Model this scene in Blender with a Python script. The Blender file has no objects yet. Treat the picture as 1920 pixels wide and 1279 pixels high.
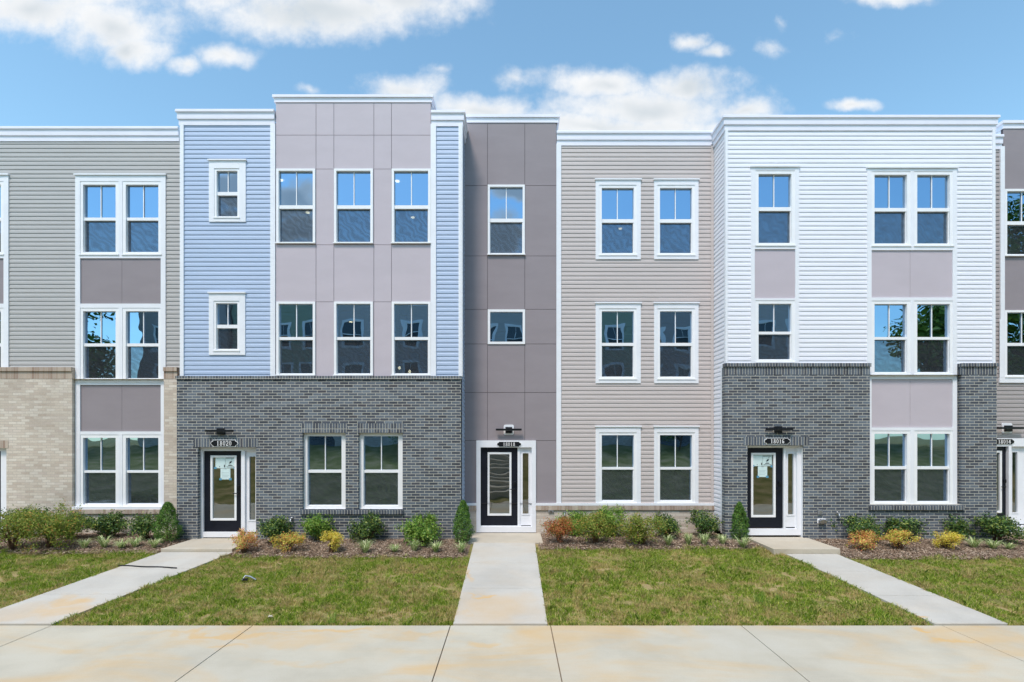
import bpy, math, random
import numpy as np
from mathutils import Vector, Matrix, noise

random.seed(7)
rng = np.random.default_rng(7)
sc = bpy.context.scene
col = sc.collection
R = math.radians

# ------------------------------------------------------------------ camera, sky, sun, exposure
CAMZ = 2.8
cam = bpy.data.cameras.new('camera')
cam.lens = 18.0
cam.sensor_width = 36.0
cam.sensor_fit = 'HORIZONTAL'
cam.shift_y = (820 - 639.5) / 1920
cam.clip_end = 2000
camo = bpy.data.objects.new('camera', cam)
camo.location = (0, 0, CAMZ)
camo.rotation_euler = (R(90), 0, 0)
col.objects.link(camo)
sc.camera = camo

sc.view_settings.view_transform = 'Standard'
sc.view_settings.look = 'None'
sc.view_settings.gamma = 1
sc.view_settings.exposure = 0.36

SUN_EL, SUN_AZ = 60.0, 205.0      # compass azimuth, 0 = +Y, clockwise: behind the camera, slightly left
sun = bpy.data.lights.new('sun', 'SUN')
sun.energy = 2.7
sun.angle = R(13)
sun.color = (1.0, 0.88, 0.81)
suno = bpy.data.objects.new('sun', sun)
sd = Vector((math.sin(R(SUN_AZ)) * math.cos(R(SUN_EL)), math.cos(R(SUN_AZ)) * math.cos(R(SUN_EL)), math.sin(R(SUN_EL))))
suno.rotation_euler = sd.to_track_quat('Z', 'Y').to_euler()
suno.location = (0, 0, 60)
col.objects.link(suno)

world = bpy.data.worlds.new('World')
sc.world = world
world.use_nodes = True


class NT:
    def __init__(self, nt):
        self.nt = nt
        nt.nodes.clear()

    def n(self, typ, **kw):
        nd = self.nt.nodes.new(typ)
        ins = kw.pop('ins', {})
        for k, v in kw.items():
            setattr(nd, k, v)
        for k, v in ins.items():
            if isinstance(v, bpy.types.NodeSocket):
                self.nt.links.new(v, nd.inputs[k])
            else:
                nd.inputs[k].default_value = v
        return nd

    def m(self, op, a, b=0.0, c=0.0, clamp=False):
        nd = self.n('ShaderNodeMath', operation=op, use_clamp=clamp)
        for i, v in enumerate((a, b, c)):
            if isinstance(v, bpy.types.NodeSocket):
                self.nt.links.new(v, nd.inputs[i])
            else:
                nd.inputs[i].default_value = v
        return nd.outputs[0]

    def ramp(self, fac, stops, interp='LINEAR'):
        nd = self.n('ShaderNodeValToRGB', ins={0: fac})
        cr = nd.color_ramp
        cr.interpolation = interp
        while len(cr.elements) < len(stops):
            cr.elements.new(0.5)
        for e, (p, c) in zip(cr.elements, stops):
            e.position = p
            e.color = (*c, 1) if len(c) == 3 else c
        return nd.outputs[0]

    def mix(self, fac, a, b, blend='MIX'):
        nd = self.n('ShaderNodeMix', data_type='RGBA', blend_type=blend)
        for i, v in ((0, fac), (6, a), (7, b)):
            if isinstance(v, bpy.types.NodeSocket):
                self.nt.links.new(v, nd.inputs[i])
            else:
                nd.inputs[i].default_value = v if i == 0 else (*v[:3], 1)
        return nd.outputs[2]

    def smooth(self, v, a, b, lo=0.0, hi=1.0):
        nd = self.n('ShaderNodeMapRange', interpolation_type='SMOOTHSTEP', clamp=True)
        self.nt.links.new(v, nd.inputs[0])
        for i, x in enumerate((a, b, lo, hi)):
            nd.inputs[i + 1].default_value = x
        return nd.outputs[0]


# sky: Nishita light with cloud banks laid out by direction
t = NT(world.node_tree)
sky = t.n('ShaderNodeTexSky', sky_type='NISHITA')
sky.sun_disc = False
sky.sun_elevation = R(SUN_EL)
sky.sun_rotation = R(SUN_AZ)
sky.altitude = 50
sky.air_density = 1.0
sky.dust_density = 0.6
sky.ozone_density = 1.2
tc = t.n('ShaderNodeTexCoord')
sep = t.n('ShaderNodeSeparateXYZ', ins={0: tc.outputs['Generated']})
ay = t.m('MAXIMUM', t.m('ABSOLUTE', sep.outputs[1]), 0.02)
u = t.m('DIVIDE', sep.outputs[0], ay)
v = t.m('DIVIDE', sep.outputs[2], ay)
uv = t.n('ShaderNodeCombineXYZ', ins={0: u, 1: v, 2: 0.0}).outputs[0]
dn = t.n('ShaderNodeTexNoise', ins={'Vector': uv, 'Scale': 9.0, 'Detail': 5.0, 'Roughness': 0.55})
dv = t.n('ShaderNodeVectorMath', operation='SUBTRACT', ins={0: dn.outputs[1], 1: (0.5, 0.5, 0.5)}).outputs[0]
dv = t.n('ShaderNodeVectorMath', operation='MULTIPLY', ins={0: dv, 1: (0.11, 0.05, 0)}).outputs[0]
uvd = t.n('ShaderNodeVectorMath', operation='ADD', ins={0: uv, 1: dv}).outputs[0]
nz1 = t.n('ShaderNodeTexNoise', ins={'Vector': uv, 'Scale': 8.0, 'Detail': 9.0, 'Roughness': 0.6})
nz2 = t.n('ShaderNodeTexNoise', ins={'Vector': uv, 'Scale': 3.2, 'Detail': 4.0, 'Roughness': 0.5})


def blobs(lst):
    acc = None
    for (px, py, a, b, s) in lst:
        d = t.n('ShaderNodeVectorMath', operation='SUBTRACT', ins={0: uvd, 1: ((px - 960) / 960, (820 - py) / 960, 0)})
        d = t.n('ShaderNodeVectorMath', operation='MULTIPLY', ins={0: d.outputs[0], 1: (960 / a, 960 / b, 1)})
        d = t.n('ShaderNodeVectorMath', operation='LENGTH', ins={0: d.outputs[0]})
        m = t.m('MULTIPLY', t.m('SUBTRACT', 1.0, d.outputs['Value']), s)
        acc = m if acc is None else t.m('MAXIMUM', acc, m)
    return acc


front = blobs([(60, 15, 150, 62, 1), (210, 55, 125, 70, 1), (250, 98, 80, 38, 1), (170, -60, 240, 110, 1),
               (600, 20, 270, 66, 1), (760, -10, 140, 70, 1), (420, -30, 120, 70, 1), (430, 106, 70, 26, .8), (360, 122, 48, 17, .7),
               (760, 170, 85, 34, .9), (900, 205, 130, 34, .9), (970, 150, 55, 26, .6), (1130, 160, 110, 40, 1),
               (1300, 165, 95, 44, 1), (1210, 205, 220, 56, 1), (1400, 208, 90, 24, .8), (1130, 240, 330, 40, 1), (820, 132, 22, 10, .25),
               (1300, 78, 32, 20, .7), (1335, 98, 36, 15, .6), (1440, 97, 30, 17, .40), (1460, 44, 16, 22, .32), (1598, 196, 42, 12, .7),
               (1680, -4, 95, 18, .8), (580, 171, 22, 6, .22), (1580, 72, 14, 10, .2)])
back = blobs([(430, 352, 70, 34, 1.6), (545, 372, 56, 44, 1.6), (560, 430, 60, 40, 1.3), (965, 358, 60, 26, 1.7), (945, 445, 45, 50, 1.6), (415, 400, 60, 20, 1.1),
              (300, 200, 180, 40, 1), (1250, 180, 260, 50, 1), (700, 60, 200, 60, 1), (1700, 120, 220, 50, 1)])
mb_ = t.m('LESS_THAN', sep.outputs[1], 0.0)
blob = t.n('ShaderNodeMix', data_type='FLOAT', ins={0: mb_, 2: front, 3: back}).outputs[0]
dens = t.m('ADD', blob, t.m('MULTIPLY', t.m('SUBTRACT', nz1.outputs[0], 0.5), 1.4))
nz3 = t.n('ShaderNodeTexNoise', ins={'Vector': uv, 'Scale': 34.0, 'Detail': 6.0, 'Roughness': 0.6})
dens = t.m('ADD', dens, t.m('MULTIPLY', t.m('SUBTRACT', nz3.outputs[0], 0.5), 0.55))
mask = t.smooth(dens, -0.16, 0.78)
mask = t.m('MULTIPLY', mask, t.smooth(sep.outputs[2], 0.03, 0.15))
shade = t.m('ADD', t.m('MULTIPLY', blob, 0.75), t.m('MULTIPLY', t.m('SUBTRACT', nz2.outputs[0], 0.5), 1.3))
ccol = t.ramp(t.smooth(shade, 0.15, 0.85), [(0, (0.96, 0.97, 0.98)), (0.5, (0.84, 0.87, 0.90)), (1, (0.66, 0.72, 0.77))])
tintn = t.n('ShaderNodeVectorMath', operation='MULTIPLY', ins={0: sky.outputs[0], 1: (1.70, 2.05, 1.86)})
skyc = tintn.outputs[0]
SKY_STR = 0.11
bg1 = t.n('ShaderNodeBackground', ins={0: skyc, 1: SKY_STR})
bg2 = t.n('ShaderNodeBackground', ins={0: ccol, 1: 0.80})
mx = t.n('ShaderNodeMixShader', ins={0: mask, 1: bg1.outputs[0], 2: bg2.outputs[0]})
t.n('ShaderNodeOutputWorld', ins={0: mx.outputs[0]})

# ------------------------------------------------------------------ materials


def lin(r, g=None, b=None):
    if g is None:
        g = b = r
    f = lambda x: (x / 255 / 12.92) if x / 255 <= 0.04045 else ((x / 255 + 0.055) / 1.055) ** 2.4
    return (f(r), f(g), f(b))


def newmat(name):
    m = bpy.data.materials.new(name)
    m.use_nodes = True
    return m, NT(m.node_tree)


def out(t, surf):
    t.n('ShaderNodeOutputMaterial', ins={0: surf})


def pos(t):
    return t.n('ShaderNodeNewGeometry').outputs['Position']


def noisy(name, c, var=0.06, scale=3.0, rough=0.6, bump=0.0, bscale=60, spec=0.3, metallic=0.0, stretch=(1, 1, 1)):
    m, t = newmat(name)
    p = t.n('ShaderNodeVectorMath', operation='MULTIPLY', ins={0: pos(t), 1: stretch}).outputs[0]
    nz = t.n('ShaderNodeTexNoise', ins={'Vector': p, 'Scale': scale, 'Detail': 6.0, 'Roughness': 0.6})
    a = tuple(max(0, x * (1 - var)) for x in c)
    b = tuple(min(1, x * (1 + var)) for x in c)
    cc = t.ramp(t.smooth(nz.outputs[0], 0.3, 0.7), [(0, a), (1, b)])
    bs = t.n('ShaderNodeBsdfPrincipled', ins={'Base Color': cc, 'Roughness': rough, 'Specular IOR Level': spec, 'Metallic': metallic})
    if bump:
        nb = t.n('ShaderNodeTexNoise', ins={'Vector': p, 'Scale': float(bscale), 'Detail': 5.0})
        bp = t.n('ShaderNodeBump', ins={'Strength': bump, 'Distance': 0.01, 'Height': nb.outputs[0]})
        t.nt.links.new(bp.outputs[0], bs.inputs['Normal'])
    out(t, bs.outputs[0])
    return m


def brick_mat(name, bw, bh, offset, stops, mortar, msize, zoff=0.0, bump=0.6, vary=0.25):
    m, t = newmat(name)
    s = t.n('ShaderNodeSeparateXYZ', ins={0: pos(t)})
    x = t.m('ADD', s.outputs[0], s.outputs[1])
    z = t.m('SUBTRACT', s.outputs[2], zoff)
    # irregular laying
    wob = t.n('ShaderNodeTexNoise', ins={'Vector': pos(t), 'Scale': 9.0, 'Detail': 3.0})
    wv = t.m('MULTIPLY', t.m('SUBTRACT', wob.outputs[0], 0.5), 0.008)
    vec = t.n('ShaderNodeCombineXYZ', ins={0: t.m('ADD', x, wv), 1: t.m('ADD', z, wv), 2: 0.0}).outputs[0]
    br = t.n('ShaderNodeTexBrick', offset=offset, offset_frequency=2, squash=1.0, ins={
        'Vector': vec, 'Color1': (0, 0, 0, 1), 'Color2': (1, 1, 1, 1), 'Mortar': (0.5, 0.5, 0.5, 1), 'Scale': 1.0,
        'Mortar Size': msize, 'Mortar Smooth': 0.15, 'Bias': 0.0, 'Brick Width': bw, 'Row Height': bh})
    val = t.n('ShaderNodeSeparateColor', ins={0: br.outputs[0]}).outputs[0]
    bc = t.ramp(val, stops)
    pn = t.n('ShaderNodeTexNoise', ins={'Vector': pos(t), 'Scale': 45.0, 'Detail': 6.0, 'Roughness': 0.7})
    big = t.n('ShaderNodeTexNoise', ins={'Vector': pos(t), 'Scale': 1.1, 'Detail': 3.0})
    k = t.m('ADD', t.smooth(pn.outputs[0], 0.25, 0.75, 1 - vary, 1 + vary), t.smooth(big.outputs[0], 0.3, 0.7, -0.08, 0.08))
    kc = t.n('ShaderNodeCombineXYZ', ins={0: k, 1: k, 2: k}).outputs[0]
    bc = t.mix(1.0, bc, kc, 'MULTIPLY')
    mc = t.mix(t.smooth(pn.outputs[0], 0.3, 0.7), tuple(x * 0.85 for x in mortar), mortar)
    cc = t.mix(br.outputs['Fac'], bc, mc)
    h = t.m('ADD', t.m('SUBTRACT', 1.0, br.outputs['Fac']), t.m('MULTIPLY', pn.outputs[0], 0.35))
    bp = t.n('ShaderNodeBump', ins={'Strength': bump, 'Distance': 0.008, 'Height': h})
    bs = t.n('ShaderNodeBsdfPrincipled', ins={'Base Color': cc, 'Roughness': 0.8, 'Specular IOR Level': 0.25, 'Normal': bp.outputs[0]})
    out(t, bs.outputs[0])
    return m


BH = 0.0665
BW = 0.213
SL = [(0, lin(66, 70, 78)), (0.3, lin(82, 88, 98)), (0.55, lin(92, 100, 110)), (0.8, lin(104, 113, 123)), (0.95, lin(74, 73, 79)), (1, lin(114, 123, 132))]
TN = [(0, lin(186, 172, 158)), (0.3, lin(196, 184, 170)), (0.6, lin(203, 193, 179)), (0.85, lin(212, 204, 192)), (1, lin(190, 176, 164))]
MOR = lin(190, 188, 178)
MORT = lin(186, 176, 164)
M = {}
M['slate_brick'] = brick_mat('slate_brick', BW, BH, 0.5, SL, MOR, 0.0064)
M['slate_soldier'] = brick_mat('slate_soldier', 0.0665, 0.60, 0.0, SL, MOR, 0.0058)
M['tan_brick'] = brick_mat('tan_brick', BW, BH, 0.5, TN, MORT, 0.0045, bump=0.4, vary=0.10)
M['tan_soldier'] = brick_mat('tan_soldier', 0.0665, 0.60, 0.0, [(0, lin(150, 128, 114)), (0.4, lin(172, 154, 138)), (0.8, lin(188, 174, 158)), (1, lin(158, 138, 126))], MORT, 0.0045, bump=0.4, vary=0.10)
M['red_brick'] = brick_mat('red_brick', BW, BH, 0.5, [(0, lin(90, 60, 50)), (1, lin(140, 100, 84))], MORT, 0.005)


def siding_mat(name, c, rough=0.42):
    return noisy(name, c, var=0.035, scale=1.6, rough=rough, bump=0.12, bscale=25, spec=0.35, stretch=(0.5, 0.5, 8))


M['grey_siding'] = siding_mat('grey_siding', lin(176, 174, 172))
M['blue_siding'] = siding_mat('blue_siding', lin(172, 188, 212))
M['beige_siding'] = siding_mat('beige_siding', lin(191, 182, 179))
M['white_siding'] = siding_mat('white_siding', lin(228, 229, 236))
M['taupe_siding'] = siding_mat('taupe_siding', lin(165, 158, 157))
M['sage_siding'] = siding_mat('sage_siding', lin(150, 160, 140))
M['white_trim'] = noisy('white_trim', lin(230, 232, 237), 0.03, 2, 0.45, 0.05, 30)
M['white_vinyl'] = noisy('white_vinyl', lin(236, 237, 239), 0.02, 4, 0.35)
M['cap_metal'] = noisy('cap_metal', lin(228, 228, 238), 0.03, 1.5, 0.35, 0.15, 6)
M['lavender_panel'] = noisy('lavender_panel', lin(189, 180, 187), 0.025, 1.2, 0.7, 0.12, 90, stretch=(1, 1, 2.5))
M['charcoal_panel'] = noisy('charcoal_panel', lin(145, 137, 141), 0.035, 1.2, 0.7, 0.12, 90, stretch=(1, 1, 2.5))
M['navy_door'] = noisy('navy_door', lin(20, 24, 36), 0.15, 8, 0.35, 0.1, 60)
M['black_metal'] = noisy('black_metal', lin(20, 22, 28), 0.1, 8, 0.4)
M['white_paint'] = noisy('white_paint', lin(240), 0.02, 8, 0.4)
M['grey_plastic'] = noisy('grey_plastic', lin(128, 130, 132), 0.1, 8, 0.5)
M['steel'] = noisy('steel', lin(170, 172, 175), 0.1, 20, 0.3, metallic=0.9)
M['roofing'] = noisy('roofing', lin(200), 0.1, 2, 0.8)
M['room_paint'] = noisy('room_paint', lin(190, 182, 170), 0.05, 2, 0.7)
M['room_floor'] = noisy('room_floor', lin(120, 98, 78), 0.1, 3, 0.5)
M['joint_backing'] = noisy('joint_strip', lin(82, 76, 80), 0.05, 3, 0.8)  # dark grey of the strip behind the open panel joints
M['rubber'] = noisy('rubber', lin(30, 30, 32), 0.1, 8, 0.6)
M['paper'] = noisy('paper', lin(205, 226, 226), 0.04, 12, 0.6)
M['ink'] = noisy('ink', lin(40, 44, 50), 0.1, 12, 0.6)
M['pale_ink'] = noisy('pale_ink', lin(150, 165, 168), 0.1, 12, 0.6)
M['blue_tape'] = noisy('blue_tape', lin(90, 150, 180), 0.1, 12, 0.6)
M['bark'] = noisy('bark', lin(95, 78, 62), 0.25, 14, 0.9, 0.6, 40)
M['twig'] = noisy('twig', lin(110, 84, 66), 0.25, 14, 0.9)
M['sash_shadow'] = noisy('sash_liner', lin(120, 124, 130), 0.05, 5, 0.6)


def glass_mat(name, amt, tint, wav):
    m, t = newmat(name)
    nz = t.n('ShaderNodeTexNoise', ins={'Vector': pos(t), 'Scale': 1.5, 'Detail': 1.0})
    nz2 = t.n('ShaderNodeTexNoise', ins={'Vector': pos(t), 'Scale': 4.0, 'Detail': 0.0})
    h = t.m('ADD', nz.outputs[0], t.m('MULTIPLY', nz2.outputs[0], 0.06))
    bp = t.n('ShaderNodeBump', ins={'Strength': 1.0, 'Distance': wav, 'Height': h})
    gl = t.n('ShaderNodeBsdfGlossy', ins={'Color': (*tint, 1), 'Roughness': 0.0, 'Normal': bp.outputs[0]})
    tr = t.n('ShaderNodeBsdfTransparent', ins={'Color': (0.55, 0.62, 0.60, 1)})
    mx = t.n('ShaderNodeMixShader', ins={0: amt, 1: tr.outputs[0], 2: gl.outputs[0]})
    out(t, mx.outputs[0])
    return m


M['glass'] = glass_mat('coated_window_glass', 0.76, (0.33, 0.50, 0.70), 0.0038)
M['door_glass'] = glass_mat('door_glass', 0.30, (0.8, 0.85, 0.85), 0.005)


def screen_mat():
    m, t = newmat('insect_mesh')
    s = t.n('ShaderNodeSeparateXYZ', ins={0: pos(t)})
    wv = t.n('ShaderNodeTexWave', wave_type='BANDS', bands_direction='DIAGONAL', ins={'Vector': pos(t), 'Scale': 3.5, 'Distortion': 9.0, 'Detail': 1.0, 'Detail Scale': 1.3})
    a = t.smooth(wv.outputs['Fac'], 0.1, 0.9, 0.34, 0.46)
    df = t.n('ShaderNodeBsdfDiffuse', ins={'Color': (0.06, 0.067, 0.075, 1)})
    tr = t.n('ShaderNodeBsdfTransparent')
    mx = t.n('ShaderNodeMixShader', ins={0: a, 1: tr.outputs[0], 2: df.outputs[0]})
    out(t, mx.outputs[0])
    return m


M['screen'] = screen_mat()


def emit_mat(name, c, s):
    m, t = newmat(name)
    e = t.n('ShaderNodeEmission', ins={0: (*c, 1), 1: s})
    out(t, e.outputs[0])
    return m


M['lamp_glow'] = emit_mat('lamp_glow', (1.0, 0.86, 0.62), 5.0)


def G(Y):
    """ground height: pavement at 0, lawn rising to the houses, bank rising behind the camera"""
    if Y >= 11.8:
        return 0.36
    if Y >= 7.65:
        return 0.36 * (Y - 7.65) / 4.15
    if Y >= 3.0:
        return 0.0
    if Y >= -7.0:
        return 2.3 * (3.0 - Y) / 10.0
    return 2.3


def ground_pt(px, py):
    k = (py - 820) / 960.0
    lo, hi = 3.0, 40.0
    for _ in range(60):
        mid = (lo + hi) / 2
        if CAMZ - k * mid > G(mid):
            lo = mid
        else:
            hi = mid
    return ((px - 960) / 960.0 * lo, lo, G(lo))


def concrete_mat(name, base, stain_amt, spots):
    m, t = newmat(name)
    P = pos(t)
    s = t.n('ShaderNodeSeparateXYZ', ins={0: P})
    n1 = t.n('ShaderNodeTexNoise', ins={'Vector': P, 'Scale': 0.9, 'Detail': 8.0, 'Roughness': 0.62})
    n2 = t.n('ShaderNodeTexNoise', ins={'Vector': P, 'Scale': 70.0, 'Detail': 4.0, 'Roughness': 0.7})
    st = t.n('ShaderNodeVectorMath', operation='MULTIPLY', ins={0: P, 1: (1.0, 60.0, 1.0)}).outputs[0]
    n3 = t.n('ShaderNodeTexNoise', ins={'Vector': st, 'Scale': 1.2, 'Detail': 3.0})
    a = t.mix(t.smooth(n1.outputs[0], 0.25, 0.75), tuple(x * 0.87 for x in base), tuple(min(1, x * 1.10) for x in base))
    a = t.mix(t.smooth(n2.outputs[0], 0.3, 0.7, 0.0, 0.16), a, (0.2, 0.19, 0.17))
    a = t.mix(t.smooth(n3.outputs[0], 0.35, 0.75, 0.0, 0.07), a, (0.25, 0.24, 0.22))
    # rust carried by run-off water
    an = t.n('ShaderNodeVectorMath', operation='MULTIPLY', ins={0: P, 1: (0.55, 1.3, 1.0)}).outputs[0]
    n4 = t.n('ShaderNodeTexNoise', ins={'Vector': an, 'Scale': 0.85, 'Detail': 5.0, 'Roughness': 0.55, 'Distortion': 0.8})
    general = t.m('MULTIPLY', t.smooth(n4.outputs[0], 0.42, 0.72), stain_amt)
    acc = general
    wp = t.n('ShaderNodeVectorMath', operation='SUBTRACT', ins={0: t.n('ShaderNodeTexNoise', ins={'Vector': P, 'Scale': 2.2, 'Detail': 4.0}).outputs[1], 1: (0.5, 0.5, 0.5)}).outputs[0]
    wp = t.n('ShaderNodeVectorMath', operation='SCALE', ins={0: wp, 3: 0.9}).outputs[0]
    Pw = t.n('ShaderNodeVectorMath', operation='ADD', ins={0: P, 1: wp}).outputs[0]
    for (x, y, ax, ayy, k) in spots:
        d = t.n('ShaderNodeVectorMath', operation='SUBTRACT', ins={0: Pw, 1: (x, y, 0)})
        d = t.n('ShaderNodeVectorMath', operation='MULTIPLY', ins={0: d.outputs[0], 1: (1 / ax, 1 / ayy, 0)})
        d = t.n('ShaderNodeVectorMath', operation='LENGTH', ins={0: d.outputs[0]}).outputs['Value']
        acc = t.m('MAXIMUM', acc, t.smooth(d, 0.15, 1.05, k, 0.0))
    streak = t.smooth(n4.outputs[0], 0.2, 0.8, 0.6, 1.2)
    acc = t.m('MULTIPLY', acc, streak, clamp=True)
    a = t.mix(t.m('MULTIPLY', acc, 0.95), a, lin(202, 164, 104))
    vo = t.n('ShaderNodeTexVoronoi', ins={'Vector': P, 'Scale': 9.0})
    a = t.mix(t.smooth(vo.outputs['Distance'], 0.015, 0.05, 0.5, 0.0), a, (0.12, 0.10, 0.08))
    n5 = t.n('ShaderNodeTexNoise', ins={'Vector': P, 'Scale': 0.45, 'Detail': 7.0, 'Roughness': 0.7})
    a = t.mix(t.smooth(n5.outputs[0], 0.5, 0.68, 0.0, 0.22), a, lin(168, 170, 168))
    bp = t.n('ShaderNodeBump', ins={'Strength': 0.4, 'Distance': 0.004, 'Height': t.m('ADD', n2.outputs[0], t.m('MULTIPLY', n3.outputs[0], 0.8))})
    bs = t.n('ShaderNodeBsdfPrincipled', ins={'Base Color': a, 'Roughness': 0.85, 'Specular IOR Level': 0.2, 'Normal': bp.outputs[0]})
    out(t, bs.outputs[0])
    return m


def spot(px, py, a, b, k):
    x, y, z = ground_pt(px, py)
    return (x, y, a, b, k)


M['pavement'] = concrete_mat('pavement_concrete', lin(190, 184, 167), 0.52,
                             [spot(420, 1190, 1.7, .16, .75), spot(560, 1200, 1.3, .30, .5), spot(430, 1213, .45, .16, .6), spot(620, 1182, 1.0, .12, .7),
                              spot(780, 1190, .9, .2, .5), spot(905, 1205, .4, .14, .6), spot(1030, 1195, .5, .12, .4), spot(1735, 1182, .22, .10, .9),
                              spot(1790, 1200, .7, .14, .75), spot(1230, 1210, .9, .2, .3), spot(560, 1240, .9, .12, .35)])
M['walk'] = concrete_mat('walk_concrete', lin(188, 185, 177), 0.12,
                         [spot(120, 1145, .9, .30, .75), spot(135, 1128, .5, .35, .85), spot(60, 1150, 1.2, .5, .4), spot(60, 1155, .7, .15, .45), spot(905, 1117, .26, .10, .75), spot(885, 1080, .10, .4, .6),
                          spot(870, 1150, .2, .3, .5), spot(930, 1140, 1.1, .9, .45), spot(1712, 1152, .22, .09, .9), spot(1780, 1110, .35, .12, .3)])
M['stoop'] = concrete_mat('stoop_concrete', lin(190, 182, 166), 0.12, [])


def soil_mat():
    m, t = newmat('lawn_soil')
    P = pos(t)
    n1 = t.n('ShaderNodeTexNoise', ins={'Vector': P, 'Scale': 1.4, 'Detail': 6.0})
    n2 = t.n('ShaderNodeTexNoise', ins={'Vector': P, 'Scale': 40.0, 'Detail': 5.0})
    c = t.ramp(t.m('ADD', t.m('MULTIPLY', n1.outputs[0], 0.6), t.m('MULTIPLY', n2.outputs[0], 0.4)),
               [(0.35, lin(92, 96, 50)), (0.48, lin(128, 122, 74)), (0.6, lin(160, 142, 104)), (0.75, lin(140, 122, 96))])
    bp = t.n('ShaderNodeBump', ins={'Strength': 0.8, 'Distance': 0.02, 'Height': n2.outputs[0]})
    bs = t.n('ShaderNodeBsdfPrincipled', ins={'Base Color': c, 'Roughness': 0.95, 'Specular IOR Level': 0.1, 'Normal': bp.outputs[0]})
    out(t, bs.outputs[0])
    return m


M['soil'] = soil_mat()
M['bed_soil'] = noisy('bed_soil', lin(122, 106, 90), 0.25, 12, 0.95, 0.8, 60, spec=0.1)


def leaf_mat(name, stops, trans=0.3, rough=0.45, patch=None):
    m, t = newmat(name)
    ri = t.n('ShaderNodeNewGeometry').outputs['Random Per Island']
    c = t.ramp(ri, stops)
    if patch:
        P = pos(t)
        n1 = t.n('ShaderNodeTexNoise', ins={'Vector': P, 'Scale': patch[0], 'Detail': 6.0, 'Roughness': 0.78})
        c2 = t.ramp(ri, patch[1])
        c = t.mix(t.smooth(n1.outputs[0], patch[2], patch[3]), c, c2)
    bs = t.n('ShaderNodeBsdfPrincipled', ins={'Base Color': c, 'Roughness': rough, 'Specular IOR Level': 0.3})
    tl = t.n('ShaderNodeBsdfTranslucent', ins={'Color': c})
    mx = t.n('ShaderNodeMixShader', ins={0: trans, 1: bs.outputs[0], 2: tl.outputs[0]})
    out(t, mx.outputs[0])
    return m


M['grass'] = leaf_mat('grass_blades',
                      [(0, lin(92, 126, 34)), (0.35, lin(132, 162, 50)), (0.7, lin(172, 192, 72)), (0.86, lin(202, 208, 100)), (0.92, lin(222, 206, 140)), (1, lin(232, 212, 160))], 0.35, 0.6,
                      (2.2, [(0, lin(140, 156, 62)), (0.25, lin(172, 176, 84)), (0.45, lin(214, 196, 130)), (0.75, lin(224, 202, 150)), (1, lin(180, 156, 116))], 0.47, 0.555))
M['mulch'] = leaf_mat('mulch_chips', [(0, lin(88, 70, 57)), (0.3, lin(126, 104, 86)), (0.6, lin(158, 135, 116)), (0.85, lin(183, 163, 144)), (1, lin(199, 184, 165))], 0.0, 0.9)
M['leaf_dark'] = leaf_mat('dark_holly_leaves', [(0, lin(44, 71, 41)), (0.4, lin(64, 97, 48)), (0.75, lin(98, 127, 56)), (1, lin(156, 164, 79))], 0.2, 0.35)
M['leaf_mid'] = leaf_mat('fresh_green_leaves', [(0, lin(71, 110, 45)), (0.4, lin(105, 146, 55)), (0.75, lin(142, 176, 71)), (1, lin(189, 203, 107))], 0.3, 0.4)
M['leaf_olive'] = leaf_mat('yellow_green_leaves', [(0, lin(85, 105, 40)), (0.4, lin(121, 142, 54)), (0.8, lin(159, 172, 73)), (0.93, lin(186, 164, 83)), (1, lin(192, 119, 72))], 0.3, 0.45)
M['leaf_rust'] = leaf_mat('browned_leaves', [(0, lin(138, 75, 46)), (0.4, lin(184, 105, 64)), (0.7, lin(204, 135, 80)), (0.85, lin(147, 149, 69)), (1, lin(110, 138, 57))], 0.3, 0.5)
M['leaf_orange'] = leaf_mat('orange_leaves', [(0, lin(206, 110, 72)), (0.35, lin(233, 156, 108)), (0.6, lin(237, 192, 123)), (0.8, lin(226, 229, 116)), (1, lin(157, 192, 82))], 0.3, 0.45)
M['leaf_mixed'] = leaf_mat('orange_yellow_leaves', [(0, lin(213, 132, 81)), (0.3, lin(234, 177, 103)), (0.5, lin(229, 217, 103)), (0.8, lin(202, 211, 94)), (1, lin(134, 166, 69))], 0.3, 0.45)
M['leaf_yellow'] = leaf_mat('golden_leaves', [(0, lin(189, 176, 55)), (0.4, lin(223, 210, 78)), (0.7, lin(239, 228, 116)), (0.9, lin(237, 178, 101)), (1, lin(133, 156, 67))], 0.3, 0.45)
M['leaf_cone'] = leaf_mat('conifer_sprays', [(0, lin(50, 86, 38)), (0.5, lin(82, 124, 50)), (0.85, lin(115, 154, 62)), (1, lin(151, 183, 84))], 0.2, 0.55)
M['leaf_liriope'] = leaf_mat('variegated_blades', [(0, lin(101, 134, 68)), (0.4, lin(149, 171, 101)), (0.7, lin(215, 224, 167)), (1, lin(244, 244, 202))], 0.3, 0.5)
M['leaf_tree'] = leaf_mat('tree_leaves', [(0, lin(56, 86, 36)), (0.5, lin(92, 125, 50)), (1, lin(145, 173, 72))], 0.25, 0.5)
M['bank_grass'] = noisy('bank_grass', lin(98, 116, 44), 0.3, 1.2, 0.95, 0.6, 30, spec=0.1)
M['car_paint'] = noisy('car_paint', lin(176, 182, 188), 0.02, 3, 0.25, spec=0.6, metallic=0.3)
M['dark_glass'] = noisy('dark_glass', lin(22, 26, 30), 0.1, 3, 0.05, spec=0.8)
M['asphalt'] = noisy('asphalt', lin(64, 64, 66), 0.15, 5, 0.9, 0.4, 60)

# ------------------------------------------------------------------ mesh helpers
WL = {}


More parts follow.
